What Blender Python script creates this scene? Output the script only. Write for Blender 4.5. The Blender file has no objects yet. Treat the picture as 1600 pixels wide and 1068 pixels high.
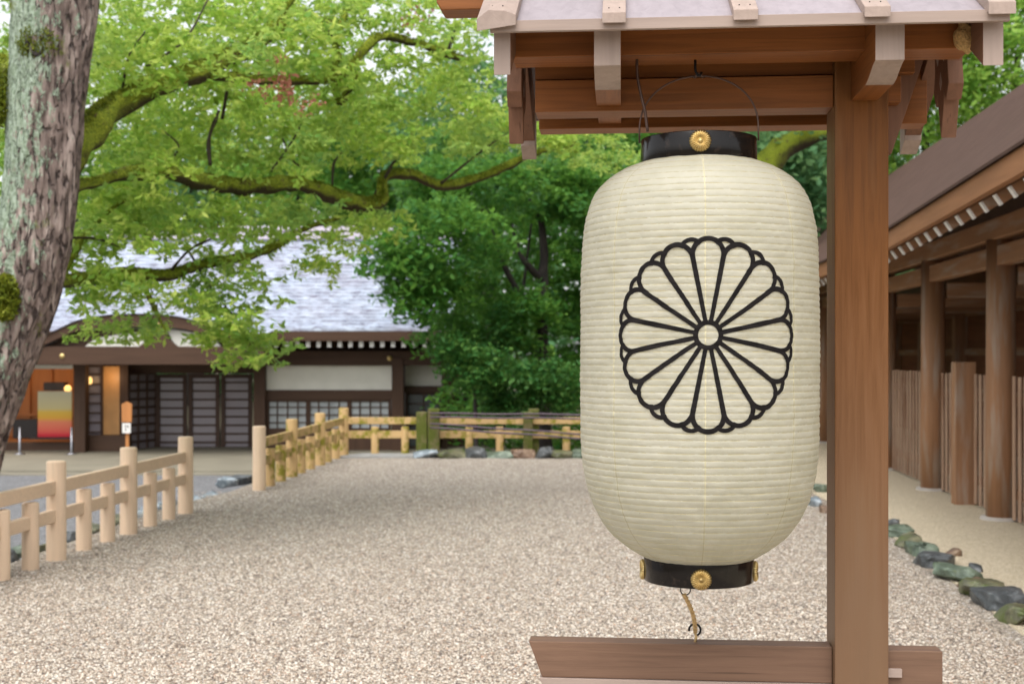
import bpy, math, random
import numpy as np
from mathutils import Vector, Matrix, noise
random.seed(7); rng = np.random.default_rng(7)
R = math.radians
S = bpy.context.scene
COL = S.collection
# ------------------------------------------------------------------ camera
FP = 2000.0; H = 1.6; HY = 555.0            # focal length in photo pixels, eye height, horizon row
cd = bpy.data.cameras.new('camera'); cam = bpy.data.objects.new('camera', cd); COL.objects.link(cam)
cam.location = (0, 0, H); cam.rotation_euler = (R(90), 0, 0)
cd.sensor_width = 36; cd.lens = 36*FP/1600; cd.shift_y = (HY-534)/1600
cd.clip_end = 2000; cd.clip_start = .05
cd.dof.use_dof = True; cd.dof.focus_distance = 2.98; cd.dof.aperture_fstop = 6.3
S.camera = cam
# ------------------------------------------------------------------ sky and sun (bright overcast)
SUN_EL, SUN_AZ = 62, -165                    # sun_rotation measured like the sky node
w = bpy.data.worlds.new('World'); S.world = w; w.use_nodes = True
nt = w.node_tree; bg = nt.nodes['Background']
sk = nt.nodes.new('ShaderNodeTexSky'); sk.sky_type = 'NISHITA'; sk.sun_disc = False
sk.sun_elevation = R(SUN_EL); sk.sun_rotation = R(SUN_AZ); sk.dust_density = 3; sk.air_density = 1
hs = nt.nodes.new('ShaderNodeHueSaturation'); hs.inputs['Saturation'].default_value = .16
nt.links.new(sk.outputs[0], hs.inputs['Color']); nt.links.new(hs.outputs[0], bg.inputs[0])
bg.inputs[1].default_value = .15
sd = bpy.data.lights.new('sun', 'SUN'); so = bpy.data.objects.new('sun', sd); COL.objects.link(so)
sd.energy = 1.0; sd.angle = R(60); sd.color = (1, .96, .9)
sdir = Vector((math.sin(R(SUN_AZ))*math.cos(R(SUN_EL)), math.cos(R(SUN_AZ))*math.cos(R(SUN_EL)), math.sin(R(SUN_EL))))
so.rotation_euler = sdir.to_track_quat('Z', 'Y').to_euler()
S.view_settings.view_transform = 'Standard'; S.view_settings.look = 'None'
S.view_settings.gamma = 1; S.view_settings.exposure = 1.0
S.render.engine = 'CYCLES'
S.cycles.transparent_max_bounces = 8; S.cycles.max_bounces = 8

def P(px, py, D):                            # a sight line and a distance -> a point of the place
    return Vector(((px-800)/FP*D, D, H-(py-HY)/FP*D))
def X_(px, D): return (px-800)/FP*D
def Z_(py, D): return H-(py-HY)/FP*D
# ------------------------------------------------------------------ materials
def srgb(r, g, b):
    f = lambda c: (c/255/12.92 if c/255 <= .04045 else ((c/255+.055)/1.055)**2.4)
    return (f(r), f(g), f(b), 1)
def mat(name, col=(.5,.5,.5,1), rough=.7, metal=0):
    m = bpy.data.materials.new(name); m.use_nodes = True
    b = m.node_tree.nodes['Principled BSDF']
    b.inputs['Base Color'].default_value = col; b.inputs['Roughness'].default_value = rough; b.inputs['Metallic'].default_value = metal
    return m, m.node_tree, b
class N:
    def __init__(s, nt): s.nt = nt
    def n(s, t, **k):
        o = s.nt.nodes.new(t)
        for a, v in k.items():
            if a.startswith('i_'): o.inputs[int(a[2:])].default_value = v
            else: setattr(o, a, v)
        return o
    def l(s, a, b): s.nt.links.new(a, b)
    def coord(s, scale=(1,1,1), loc=(0,0,0), kind='Object'):
        t = s.n('ShaderNodeTexCoord'); m = s.n('ShaderNodeMapping')
        m.inputs['Scale'].default_value = scale; m.inputs['Location'].default_value = loc
        s.l(t.outputs[kind], m.inputs[0]); return m.outputs[0]
    def noise(s, vec, scale, detail=4, rough=.55, dist=0):
        o = s.n('ShaderNodeTexNoise'); s.l(vec, o.inputs['Vector'])
        o.inputs['Scale'].default_value = scale; o.inputs['Detail'].default_value = detail
        o.inputs['Roughness'].default_value = rough; o.inputs['Distortion'].default_value = dist; return o.outputs[0]
    def ramp(s, fac, stops, interp='LINEAR'):
        o = s.n('ShaderNodeValToRGB'); s.l(fac, o.inputs[0]); e = o.color_ramp.elements; o.color_ramp.interpolation = interp
        e[0].position, e[0].color = stops[0]; e[1].position, e[1].color = stops[-1]
        for p, c in stops[1:-1]:
            x = e.new(p); x.color = c
        return o.outputs[0]
    def mix(s, fac, a, b, blend='MIX'):
        o = s.n('ShaderNodeMix', data_type='RGBA', blend_type=blend)
        for sock, v in ((o.inputs[0], fac), (o.inputs[6], a), (o.inputs[7], b)):
            if isinstance(v, (float, int)): sock.default_value = v
            elif isinstance(v, tuple): sock.default_value = v
            else: s.l(v, sock)
        return o.outputs[2]
    def math(s, op, a, b=0.0, c=0.0):
        o = s.n('ShaderNodeMath', operation=op)
        for i, v in enumerate((a, b, c)):
            if isinstance(v, (float, int)): o.inputs[i].default_value = v
            else: s.l(v, o.inputs[i])
        return o.outputs[0]
    def bump(s, h, bsdf, strength=.3, dist=.01):
        o = s.n('ShaderNodeBump'); o.inputs['Strength'].default_value = strength; o.inputs['Distance'].default_value = dist
        s.l(h, o.inputs['Height']); s.l(o.outputs[0], bsdf.inputs['Normal'])
W1 = (1,1,1,1); K0 = (0,0,0,1)
def sc(c, k): return (c[0]*k, c[1]*k, c[2]*k, 1)
def wood(name, c, axis=0, rough=.6, contrast=.35, fine=1.0, moss=None, blotch=.25, bump=.25, streak=None, greyer=None):
    m, nt, b = mat(name, c, rough); q = N(nt); b.inputs['Specular IOR Level'].default_value = .22
    s = [26*fine]*3; s[axis] = 1.3*fine
    v = q.coord(tuple(s))
    n1 = q.noise(v, 1.6, 6, .6, .6)
    s2 = [3.0]*3; s2[axis] = .8
    n2 = q.noise(q.coord(tuple(s2), (3,1,7)), 1, 3, .5)
    g = q.ramp(n1, [(.3, sc(c, 1-contrast)), (.52, c), (.75, sc(c, 1+contrast*.7))])
    g = q.mix(q.math('MULTIPLY', q.ramp(n2, [(.35, K0), (.7, W1)]), blotch), g, sc(c, .55))
    if fine >= 1.2:                                            # drying cracks and darker late-wood lines
        s5 = [48]*3; s5[axis] = .8; cr = q.noise(q.coord(tuple(s5), (2,5,3)), 1.5, 3, .5)
        g = q.mix(q.math('MULTIPLY', q.ramp(cr, [(.64, K0), (.70, W1)]), .55), g, sc(c, .32))
    if streak:
        n4 = q.noise(q.coord(tuple([9 if i != axis else 1.2 for i in range(3)]), (9,2,4)), 1, 4)
        g = q.mix(q.ramp(n4, [(.5, K0), (.72, W1)]), g, streak)
    if greyer:                                                # colour mixes to a duller tone towards the bottom
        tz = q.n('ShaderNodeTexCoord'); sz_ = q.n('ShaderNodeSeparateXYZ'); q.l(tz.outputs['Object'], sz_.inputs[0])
        f = q.math('ADD', q.math('DIVIDE', q.math('SUBTRACT', greyer[0], sz_.outputs[2]), greyer[1]), q.math('MULTIPLY', q.math('SUBTRACT', n1, .5), .8))
        g = q.mix(q.math('MULTIPLY', q.ramp(f, [(0, K0), (1, W1)]), .8), g, greyer[2])
    if moss:
        n3 = q.noise(q.coord((1,1,1), (5,5,5)), 7, 5, .65)
        mc = q.mix(q.noise(q.coord(), 60, 2), sc(moss[0], .5), moss[0])
        g = q.mix(q.ramp(n3, [(moss[1], K0), (moss[1]+.12, W1)]), g, mc)
    q.l(g, b.inputs['Base Color']); q.bump(n1, b, bump, .004)
    return m
def plain(name, c, rough=.7, metal=0, var=.2, scale=6, bump=.0, spec=None):
    m, nt, b = mat(name, c, rough, metal); q = N(nt)
    n1 = q.noise(q.coord(), scale, 5)
    q.l(q.ramp(n1, [(.3, sc(c, 1-var)), (.7, sc(c, 1+var))]), b.inputs['Base Color'])
    if bump: q.bump(n1, b, bump, .02)
    if spec is not None: b.inputs['Specular IOR Level'].default_value = spec
    return m
BR = srgb(150, 96, 58)
WARM = [wood('sheltered_cedar_%s' % 'xyz'[i], srgb(140, 86, 44), i, .5, .3, fine=1.5, blotch=.35) for i in range(3)]
POSTM = wood('post_cedar', srgb(122, 76, 34), 2, .5, .3, fine=1.5, blotch=.3, streak=srgb(132, 98, 64), greyer=(1.85, .9, srgb(116, 92, 72)))
PALE = [wood('weathered_cypress_%s' % 'xyz'[i], srgb(168, 149, 138), i, .6, .16, blotch=.35) for i in range(3)]
LAV = wood('weathered_roof_board', srgb(156, 146, 150), 1, .42, .14, blotch=.3)
WEATH = [wood('weathered_gable_timber_%s' % 'xyz'[i], srgb(128, 92, 72), i, .6, .25, fine=1.2, blotch=.4) for i in range(3)]
BEAM = wood('lower_beam_cedar', srgb(124, 96, 78), 0, .55, .3, fine=1.3, blotch=.6)
FENCEW = [wood('new_cypress_%s' % 'xyz'[i], srgb(224, 197, 168), i, .6, .1, moss=(srgb(140, 132, 40), .70), blotch=.2, bump=.1) for i in range(3)]
MOSSW = [wood('mossy_cypress_%s' % 'xyz'[i], srgb(196, 164, 116), i, .7, .14, moss=(srgb(150, 142, 52), .49), blotch=.25, bump=.1) for i in range(3)]
MPOST = wood('mossy_post_wood', srgb(112, 104, 70), 2, .8, .3, moss=(srgb(96, 104, 42), .42))
DARKW = [wood('aged_brown_timber_%s' % 'xyz'[i], srgb(80, 59, 46), i, .55, .2, fine=.3) for i in range(3)]
DARKR = wood('dark_sliding_door_timber', srgb(84, 64, 54), 2, .5, .2, fine=.3)
ORANGE = wood('interior_cypress', srgb(186, 126, 76), 2, .5, .15, fine=.3)
HALLW = [wood('hall_timber_%s' % 'xyz'[i], srgb(158, 118, 88), i, .6, .2, fine=.4, streak=srgb(164, 148, 134)) for i in range(3)]
HALLD = wood('hall_inner_boards', srgb(128, 82, 56), 1, .6, .3, fine=.4)
FASC = wood('eave_board_timber', srgb(158, 112, 78), 1, .6, .2, fine=.4)
SLATM = wood('grey_slat_timber', srgb(176, 146, 124), 2, .7, .25, fine=.5, streak=srgb(134, 98, 76))
PLAST = plain('white_plaster', srgb(226, 224, 214), .9, var=.06, scale=2)
WHITE = plain('white_painted_end', srgb(225, 222, 218), .7, var=.05)
BLACKM = plain('black_iron', srgb(28, 26, 26), .45, .6, var=.2, scale=30)
WIREM = plain('brown_wire', srgb(88, 66, 56), .4, .5, var=.3, scale=30)
STEEL = plain('brushed_steel', srgb(150, 150, 155), .35, .9)
GOLD = plain('gold_leaf', (.58, .43, .19, 1), .34, 1.0, var=.25, scale=60)
def lacquer():
    m, nt, b = mat('black_lacquer', (.012,.009,.008,1), .16); q = N(nt)
    n1 = q.noise(q.coord((2,2,40)), 3, 4); q.bump(n1, b, .12, .002)
    n2 = q.noise(q.coord(), 30, 5)
    q.l(q.ramp(n2, [(.6, (.010,.008,.007,1)), (.8, (.06,.04,.03,1))]), b.inputs['Base Color'])
    b.inputs['Specular IOR Level'].default_value = .22; b.inputs['Coat Weight'].default_value = .12; b.inputs['Coat Roughness'].default_value = .08
    return m
LACQ = lacquer()
INK = plain('black_ink', (.014,.012,.012,1), .85, var=.3, scale=25, spec=.1)
def paper():
    m, nt, b = mat('oiled_washi_paper', srgb(222, 216, 194), .55); q = N(nt)
    n1 = q.noise(q.coord((1,1,1.6)), 9, 6, .65)
    n2 = q.noise(q.coord((1,1,1)), 60, 4, .6)
    c = q.ramp(n1, [(.3, srgb(208,204,184)), (.6, srgb(221,217,200)), (.8, srgb(214,209,189))])
    fl = q.noise(q.coord((1,1,2.5), (4,4,4)), 42, 3, .5)          # little flecks and stains in the paper
    c = q.mix(q.math('MULTIPLY', q.ramp(fl, [(.745, K0), (.79, W1)]), .6), c, srgb(130, 108, 76))
    q.l(c, b.inputs['Base Color'])
    cr = q.noise(q.coord((1.2,1.2,3)), 26, 5, .7, 1.2)
    hgt = q.math('ADD', q.math('MULTIPLY', cr, .8), q.math('MULTIPLY', n2, .3)); q.bump(hgt, b, .5, .005)
    b.inputs['Subsurface Weight'].default_value = 0
    tr = q.n('ShaderNodeBsdfTranslucent'); q.l(c, tr.inputs[0]); ms = q.n('ShaderNodeMixShader'); ms.inputs[0].default_value = .5
    q.l(b.outputs[0], ms.inputs[1]); q.l(tr.outputs[0], ms.inputs[2]); q.l(ms.outputs[0], nt.nodes['Material Output'].inputs[0])
    return m
PAPER = paper(); SEAM = plain('paper_seam', srgb(192, 184, 152), .7, var=.08)
def leafmat(name, c1, c2, c3, trans=.45, nscale=.6, alt=None):
    m, nt, b = mat(name, c1, .5); q = N(nt)
    g = q.n('ShaderNodeNewGeometry')
    base = q.ramp(g.outputs['Random Per Island'], [(0, c1), (.55, c2), (1, c3)])
    n = q.noise(q.coord((1,1,1)), nscale, 3)
    base = q.mix(q.math('MULTIPLY', q.ramp(n, [(.35, K0), (.65, W1)]), .65), base, sc(c1, .85))
    if alt:                                                     # older blue-green sprays among the fresh ones
        n2 = q.noise(q.coord((1,1,1.6), (8,1,3)), nscale*1.3, 3); base = q.mix(q.math('MULTIPLY', q.ramp(n2, [(.5, K0), (.64, W1)]), .7), base, alt)
    q.l(base, b.inputs['Base Color']); b.inputs['Specular IOR Level'].default_value = .18
    tr = q.n('ShaderNodeBsdfTranslucent'); q.l(q.mix(.5, base, c3), tr.inputs[0])
    ms = q.n('ShaderNodeMixShader'); ms.inputs[0].default_value = trans
    q.l(b.outputs[0], ms.inputs[1]); q.l(tr.outputs[0], ms.inputs[2]); q.l(ms.outputs[0], nt.nodes['Material Output'].inputs[0])
    return m
LEAF_Y = leafmat('fresh_yellow_green_leaves', (.14,.32,.045,1), (.38,.59,.08,1), (.72,.82,.20,1), .5, 1.0, (.13,.32,.10,1))
LEAF_D = leafmat('deep_green_leaves', (.042,.15,.025,1), (.09,.26,.04,1), (.24,.44,.07,1), .48, .6, (.05,.17,.055,1))
LEAF_F = leafmat('distant_green_leaves', (.12,.30,.05,1), (.26,.48,.08,1), (.48,.64,.13,1), .5, .25)
LEAF_B = leafmat('blue_green_leaves', (.08,.22,.09,1), (.15,.33,.15,1), (.28,.46,.18,1), .45, .3)
LEAF_R = leafmat('reddish_seed_leaves', (.35,.12,.09,1), (.42,.18,.12,1), (.5,.25,.16,1), .4)
def bark():
    m, nt, b = mat('lichen_bark', rough=.9); q = N(nt)
    v = q.coord((17,17,3.2)); vo = q.n('ShaderNodeTexVoronoi', feature='DISTANCE_TO_EDGE'); 
    wob = q.noise(q.coord((3,3,3)), 3, 4); mx = q.n('ShaderNodeVectorMath', operation='ADD'); q.l(v, mx.inputs[0])
    nn = q.n('ShaderNodeTexNoise'); nn.inputs['Scale'].default_value = 6; nn.inputs['Detail'].default_value = 4; q.l(q.coord(), nn.inputs[0])
    q.l(nn.outputs[1], mx.inputs[1]); q.l(mx.outputs[0], vo.inputs['Vector']); vo.inputs['Scale'].default_value = 1.3
    crack = q.ramp(q.math('ADD', vo.outputs['Distance'], q.math('MULTIPLY', q.math('SUBTRACT', q.noise(q.coord((1,1,.5)), 22, 4), .42), .9)), [(.0, K0), (.17, W1)])
    base = q.ramp(q.noise(q.coord((6,6,1.5)), 3, 6), [(.3, srgb(78,66,60)), (.5, srgb(128,112,104)), (.72, srgb(186,170,160))])
    base = q.mix(crack, srgb(54,42,38), base)
    n2 = q.noise(q.coord((1,1,.6)), 16, 6, .75); n3 = q.noise(q.coord((1,1,.5)), 1.3, 2)
    t = q.n('ShaderNodeTexCoord'); sx = q.n('ShaderNodeSeparateXYZ'); q.l(t.outputs['Object'], sx.inputs[0])
    # the weather side (towards -x of the leaning stem) carries the lichen
    at = q.n('ShaderNodeAttribute'); at.attribute_name = 'side'
    f = q.math('ADD', q.math('MULTIPLY', at.outputs['Fac'], .34), q.math('MULTIPLY', n3, .25))
    f = q.math('ADD', f, n2)
    lich = q.ramp(q.math('ADD', f, q.math('MULTIPLY', q.noise(q.coord((1,1,.45), (2,2,2)), 34, 3), .28)), [(.90, K0), (.94, W1)])
    lc = q.ramp(q.noise(q.coord(), 40, 3), [(.35, srgb(116,134,108)), (.65, srgb(164,180,160))])
    base = q.mix(q.math('MULTIPLY', lich, .9), base, lc)
    mo = q.noise(q.coord((1,1,.7), (7,3,1)), 3.2, 5, .7)
    base = q.mix(q.ramp(mo, [(.6, K0), (.68, W1)]), base, srgb(104,112,36))
    q.l(base, b.inputs['Base Color'])
    q.bump(q.math('ADD', q.math('MULTIPLY', crack, .7), q.math('MULTIPLY', n2, .5)), b, .9, .03)
    return m
BARK = bark()
def moss_bark():
    m, nt, b = mat('mossy_limb', rough=1); q = N(nt)
    n1 = q.noise(q.coord(), 9, 6, .7); n2 = q.noise(q.coord(), 60, 4)
    c = q.ramp(n2, [(.3, srgb(84,104,20)), (.7, srgb(160,170,46))])
    c = q.mix(q.ramp(n1, [(.56, K0), (.66, W1)]), c, srgb(80, 62, 44)); ge = q.n('ShaderNodeNewGeometry'); sz_ = q.n('ShaderNodeSeparateXYZ'); q.l(ge.outputs['Normal'], sz_.inputs[0])
    up = q.math('ADD', sz_.outputs[2], q.math('MULTIPLY', n1, 1.2))               # moss sits on top, bark shows below
    c = q.mix(q.ramp(up, [(.0, K0), (.42, W1)]), srgb(66, 56, 34), c)
    q.l(c, b.inputs['Base Color']); q.bump(q.math('ADD', n1, n2), b, 1, .03)
    return m
MOSSB = moss_bark()
TWIG = plain('dark_twig_bark', srgb(58, 50, 38), .9, var=.3, scale=12)
DTRUNK = plain('dark_wet_bark', srgb(44, 38, 34), .85, var=.35, scale=8, bump=.5)
ROPE = plain('straw_cord', srgb(190, 160, 112), .9, var=.25, scale=120)
def rockm(name, c, c2, moss=.5, rough=.45):
    m, nt, b = mat(name, c, rough); q = N(nt)
    n1 = q.noise(q.coord(kind='Object'), 7, 6, .65); n2 = q.noise(q.coord(loc=(3,3,3)), 5, 5, .6)
    g = q.ramp(n1, [(.3, sc(c, .6)), (.5, c), (.72, c2)])
    g = q.mix(q.ramp(n2, [(moss, K0), (moss+.1, W1)]), g, srgb(84, 94, 48))
    q.l(g, b.inputs['Base Color']); q.bump(n1, b, .8, .03); return m
ROCKS = {'green': rockm('green_wet_rock', srgb(88,102,86), srgb(142,154,136), .6), 'dark': rockm('dark_wet_rock', srgb(70,74,76), srgb(124,128,130), .66),
         'moss': rockm('mossy_rock', srgb(92,92,72), srgb(140,136,104), .52), 'brown': rockm('brown_rock', srgb(112,88,70), srgb(158,136,112), .68),
         'pale': rockm('pale_wet_rock', srgb(128,140,148), srgb(205,214,222), .62, .25)}
def gravel(name, stops, scale, bump=.6, dark=.5, rough=.85):
    m, nt, b = mat(name, rough=rough); q = N(nt)
    v = q.coord(); vo = q.n('ShaderNodeTexVoronoi'); q.l(v, vo.inputs['Vector']); vo.inputs['Scale'].default_value = scale
    sep = q.n('ShaderNodeSeparateColor'); q.l(vo.outputs['Color'], sep.inputs[0])
    c = q.ramp(sep.outputs[0], stops)
    vo2 = q.n('ShaderNodeTexVoronoi'); q.l(v, vo2.inputs['Vector']); vo2.inputs['Scale'].default_value = scale*.43
    s2 = q.n('ShaderNodeSeparateColor'); q.l(vo2.outputs['Color'], s2.inputs[0])
    c = q.mix(q.math('MULTIPLY', q.ramp(s2.outputs[1], [(.6, K0), (.9, W1)]), .35), c, stops[0][1])
    e = q.n('ShaderNodeTexVoronoi', feature='DISTANCE_TO_EDGE'); q.l(v, e.inputs['Vector']); e.inputs['Scale'].default_value = scale
    c = q.mix(q.ramp(e.outputs['Distance'], [(0, W1), (.12, K0)]), c, sc(stops[0][1], dark))
    n = q.noise(v, .5, 4); n5 = q.noise(v, 2.7, 3)
    c = q.mix(q.math('MULTIPLY', q.ramp(n, [(.35, K0), (.7, W1)]), .22), c, sc(stops[1][1], .72))
    c = q.mix(q.math('MULTIPLY', q.ramp(n5, [(.45, K0), (.75, W1)]), .15), c, sc(stops[1][1], .6))
    q.l(c, b.inputs['Base Color'])
    h = q.math('SUBTRACT', 1.0, vo.outputs['Distance']); q.bump(q.math('ADD', h, q.math('MULTIPLY', sep.outputs[2], .6)), b, bump, .012)
    return m
GRAVEL = gravel('court_gravel', [(0, srgb(92,82,76)), (.25, srgb(166,152,136)), (.6, srgb(200,186,168)), (.86, srgb(228,217,201)), (1, srgb(244,240,234))], 62, .9)
GRAVB = gravel('lower_gravel', [(0, srgb(86,86,86)), (.4, srgb(122,122,124)), (1, srgb(156,156,158))], 40, .5)
SAND = gravel('sandy_ground', [(0, srgb(176,160,132)), (.4, srgb(212,198,170)), (1, srgb(232,220,198))], 90, .5, .8)
CONC = plain('pale_paving', srgb(126, 120, 104), .75, var=.14, scale=1.2, bump=.1)
STONE = plain('grey_slab_stone', srgb(142, 142, 140), .6, var=.25, scale=4, bump=.3)
def roofm():
    m, nt, b = mat('wet_shingle', srgb(128,128,146), .32); q = N(nt)
    v = q.coord((1,1,1)); br = q.n('ShaderNodeTexBrick'); mp = q.n('ShaderNodeMapping'); q.l(v, mp.inputs[0])
    n1 = q.noise(q.coord((1.3,3.5,3.5)), 2.2, 5); n2 = q.noise(q.coord(), .45, 3)
    n3 = q.noise(q.coord((3.5,12,12)), 1, 3, .8)
    c = q.ramp(n1, [(.3, srgb(162,172,190)), (.55, srgb(196,206,222)), (.75, srgb(216,224,236))])
    c = q.mix(q.ramp(n3, [(.4, K0), (.7, W1)]), c, srgb(104,100,118))
    c = q.mix(q.math('MULTIPLY', q.ramp(n2, [(.4, K0), (.7, W1)]), .5), c, srgb(150,138,150))
    q.l(c, b.inputs['Base Color']); q.l(q.ramp(n1, [(.3, (.25,)*3+(1,)), (.8, (.45,)*3+(1,))]), b.inputs['Roughness']); q.bump(n3, b, .3, .02)
    b.inputs['Specular IOR Level'].default_value = .8
    return m
SHING = roofm()
BARKROOF = plain('brown_bark_thatch', srgb(84, 66, 58), .9, var=.14, scale=5, bump=.35, spec=.1)
def glassm(name, c, rough=.06):
    m, nt, b = mat(name, c, rough); b.inputs['Specular IOR Level'].default_value = .8; return m
GLASS = glassm('dark_door_glass', srgb(150, 142, 148), .15); SHOJI = plain('pale_window_glass', srgb(168, 174, 176), .25, var=.2, scale=1.5)
def emis(name, c, s):
    m, nt, b = mat(name, c); b.inputs['Emission Color'].default_value = c; b.inputs['Emission Strength'].default_value = s; return m
LAMP = emis('lit_lamp', (1,.6,.2,1), .8)
# ------------------------------------------------------------------ object helpers
XF = {}
def thing(name, label, cat, loc=(0,0,0), rotz=0, group=None):
    o = bpy.data.objects.new(name, None); o.empty_display_size = .1; COL.objects.link(o)
    o.location = loc; o.rotation_euler = (0,0,rotz); o['label'] = label; o['category'] = cat
    if group: o['group'] = group
    XF[o.name] = Matrix.Translation(loc) @ Matrix.Rotation(rotz, 4, 'Z'); return o
class MB:
    def __init__(s): s.v = []; s.f = []; s.mi = []; s.sm = []
    def add(s, vs, fs, mi=0, smooth=False):
        o = len(s.v); s.v += [tuple(v) for v in vs]
        for f in fs: s.f.append(tuple(i+o for i in f)); s.mi.append(mi if isinstance(mi, int) else 0); s.sm.append(smooth)
        return s
    def box(s, x0, x1, y0, y1, z0, z1, mi=0, rot=None):
        vs = [(x,y,z) for x in (x0,x1) for y in (y0,y1) for z in (z0,z1)]
        if rot: vs = [rot(Vector(v)) for v in vs]
        return s.add(vs, [(0,1,3,2),(4,6,7,5),(0,4,5,1),(2,3,7,6),(0,2,6,4),(1,5,7,3)], mi)
    def bar(s, a, b, w, h, up=Vector((0,0,1)), mi=0):        # rectangular bar from a to b
        a, b = Vector(a), Vector(b); d = (b-a).normalized(); r = d.cross(up).normalized(); u = r.cross(d)
        vs = [p+r*sx*w/2+u*sz*h/2 for p in (a, b) for sx in (-1,1) for sz in (-1,1)]
        return s.add(vs, [(0,2,3,1),(4,5,7,6),(0,1,5,4),(2,6,7,3),(0,4,6,2),(1,3,7,5)], mi)
    def tube(s, pts, rad, seg=10, cap=True, mi=0, wob=0, wf=3, smooth=True):
        pts = [Vector(p) for p in pts]; n = len(pts); base = len(s.v)
        if not hasattr(rad, '__len__'): rad = [rad]*n
        up = Vector((0,0,1)); t0 = (pts[1]-pts[0]).normalized()
        if abs(t0.z) > .9: up = Vector((1,0,0))
        r = t0.cross(up).normalized()
        vs = []
        for i, p in enumerate(pts):
            t = (pts[min(i+1,n-1)]-pts[max(i-1,0)]).normalized()
            r = (r - t*r.dot(t)).normalized(); u = t.cross(r)
            for k in range(seg):
                a = 2*math.pi*k/seg; d = r*math.cos(a)+u*math.sin(a); rr = rad[i]
                if wob: rr *= 1+wob*noise.noise((p+d*rad[i])*wf)
                vs.append(p+d*rr)
        fs = [(i*seg+k, i*seg+(k+1)%seg, (i+1)*seg+(k+1)%seg, (i+1)*seg+k) for i in range(n-1) for k in range(seg)]
        s.add(vs, fs, mi, smooth)
        if cap: s.add([], [tuple(base+k-len(s.v) for k in range(seg))][::1], mi) if False else s._cap(base, n, seg, mi)
        return s
    def _cap(s, base, n, seg, mi):
        s.f.append(tuple(base+k for k in reversed(range(seg)))); s.mi.append(mi); s.sm.append(False)
        s.f.append(tuple(base+(n-1)*seg+k for k in range(seg))); s.mi.append(mi); s.sm.append(False)
    def lathe(s, prof, c=(0,0,0), seg=48, mi=0, smooth=True):  # prof: (r,z)
        vs = [(c[0]+r*math.cos(2*math.pi*k/seg), c[1]+r*math.sin(2*math.pi*k/seg), c[2]+z) for r, z in prof for k in range(seg)]
        fs = [(i*seg+k, i*seg+(k+1)%seg, (i+1)*seg+(k+1)%seg, (i+1)*seg+k) for i in range(len(prof)-1) for k in range(seg)]
        return s.add(vs, fs, mi, smooth)
    def prism(s, poly, fn, t0, t1, mi=0):                     # poly 2D extruded; fn(a,b,t)->xyz
        n = len(poly); vs = [fn(a,b,t0) for a,b in poly]+[fn(a,b,t1) for a,b in poly]
        fs = [tuple(range(n)), tuple(reversed(range(n,2*n)))]+[(i,i+n,(i+1)%n+n,(i+1)%n) for i in range(n)]
        return s.add(vs, fs, mi)
def part(name, mb, mats, parent=None, local=False, bevel=0, label=None, fix=True):
    me = bpy.data.meshes.new(name); vs = mb.v
    M = XF[parent.name] if parent is not None else Matrix.Identity(4)
    if not local and parent is not None:
        Mi = M.inverted(); vs = [tuple(Mi @ Vector(v)) for v in vs]
    me.from_pydata(vs, [], mb.f); me.update()
    me.polygons.foreach_set('material_index', mb.mi); me.polygons.foreach_set('use_smooth', mb.sm)
    for m in (mats if isinstance(mats, (list, tuple)) else [mats]): me.materials.append(m)
    if fix:
        import bmesh
        b = bmesh.new(); b.from_mesh(me); bmesh.ops.recalc_face_normals(b, faces=b.faces); b.to_mesh(me); b.free()
    o = bpy.data.objects.new(name, me); COL.objects.link(o)
    if parent is not None: o.parent = parent
    XF[o.name] = M
    if bevel:
        bv = o.modifiers.new('bevel', 'BEVEL'); bv.width = bevel; bv.segments = 2; bv.limit_method = 'ANGLE'; bv.angle_limit = R(40)
    if label: o['label'] = label
    return o
def struct(o): o['kind'] = 'structure'; return o
def smooth_path(pts, k=8):                                    # Catmull-Rom
    pts = [Vector(p) for p in pts]; out = []
    q = [pts[0]*2-pts[1]]+pts+[pts[-1]*2-pts[-2]]
    for i in range(1, len(q)-2):
        for j in range(k):
            t = j/k; a,b,c,d = q[i-1],q[i],q[i+1],q[i+2]
            out.append(.5*((2*b)+(c-a)*t+(2*a-5*b+4*c-d)*t*t+(3*b-a-3*c+d)*t**3))
    out.append(pts[-1]); return out
def leafmesh(name, C, size, matl, parent, upb=1.0, label=None, asp=.5, A=None):
    """C: n x 3 leaf centres; every leaf a small bent diamond."""
    n = len(C); C = np.asarray(C, float)
    nr = rng.normal(size=(n,3)); nr[:,2] = np.abs(nr[:,2])+upb; nr /= np.linalg.norm(nr,axis=1)[:,None]
    a = rng.normal(size=(n,3)) if A is None else A+rng.normal(size=(n,3))*.25; a -= nr*(a*nr).sum(1)[:,None]; a /= np.linalg.norm(a,axis=1)[:,None]
    b = np.cross(nr, a); L = (size*rng.uniform(.6,1.3,n))[:,None]
    V = np.empty((n,4,3)); V[:,0] = C-a*L; V[:,1] = C+b*L*asp+a*L*.12-nr*L*.15; V[:,2] = C+a*L-nr*L*.2; V[:,3] = C-b*L*asp+a*L*.12-nr*L*.15
    M = np.array(XF[parent.name].inverted()); V = V.reshape(-1,3) @ M[:3,:3].T + M[:3,3]
    me = bpy.data.meshes.new(name); me.vertices.add(4*n); me.vertices.foreach_set('co', V.ravel())
    me.loops.add(4*n); me.loops.foreach_set('vertex_index', np.arange(4*n, dtype=np.int32))
    me.polygons.add(n); me.polygons.foreach_set('loop_start', np.arange(0,4*n,4, dtype=np.int32))
    me.update(calc_edges=True); me.materials.append(matl)
    o = bpy.data.objects.new(name, me); COL.objects.link(o); o.parent = parent; XF[o.name] = XF[parent.name]
    if label: o['label'] = label
    return o
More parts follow.
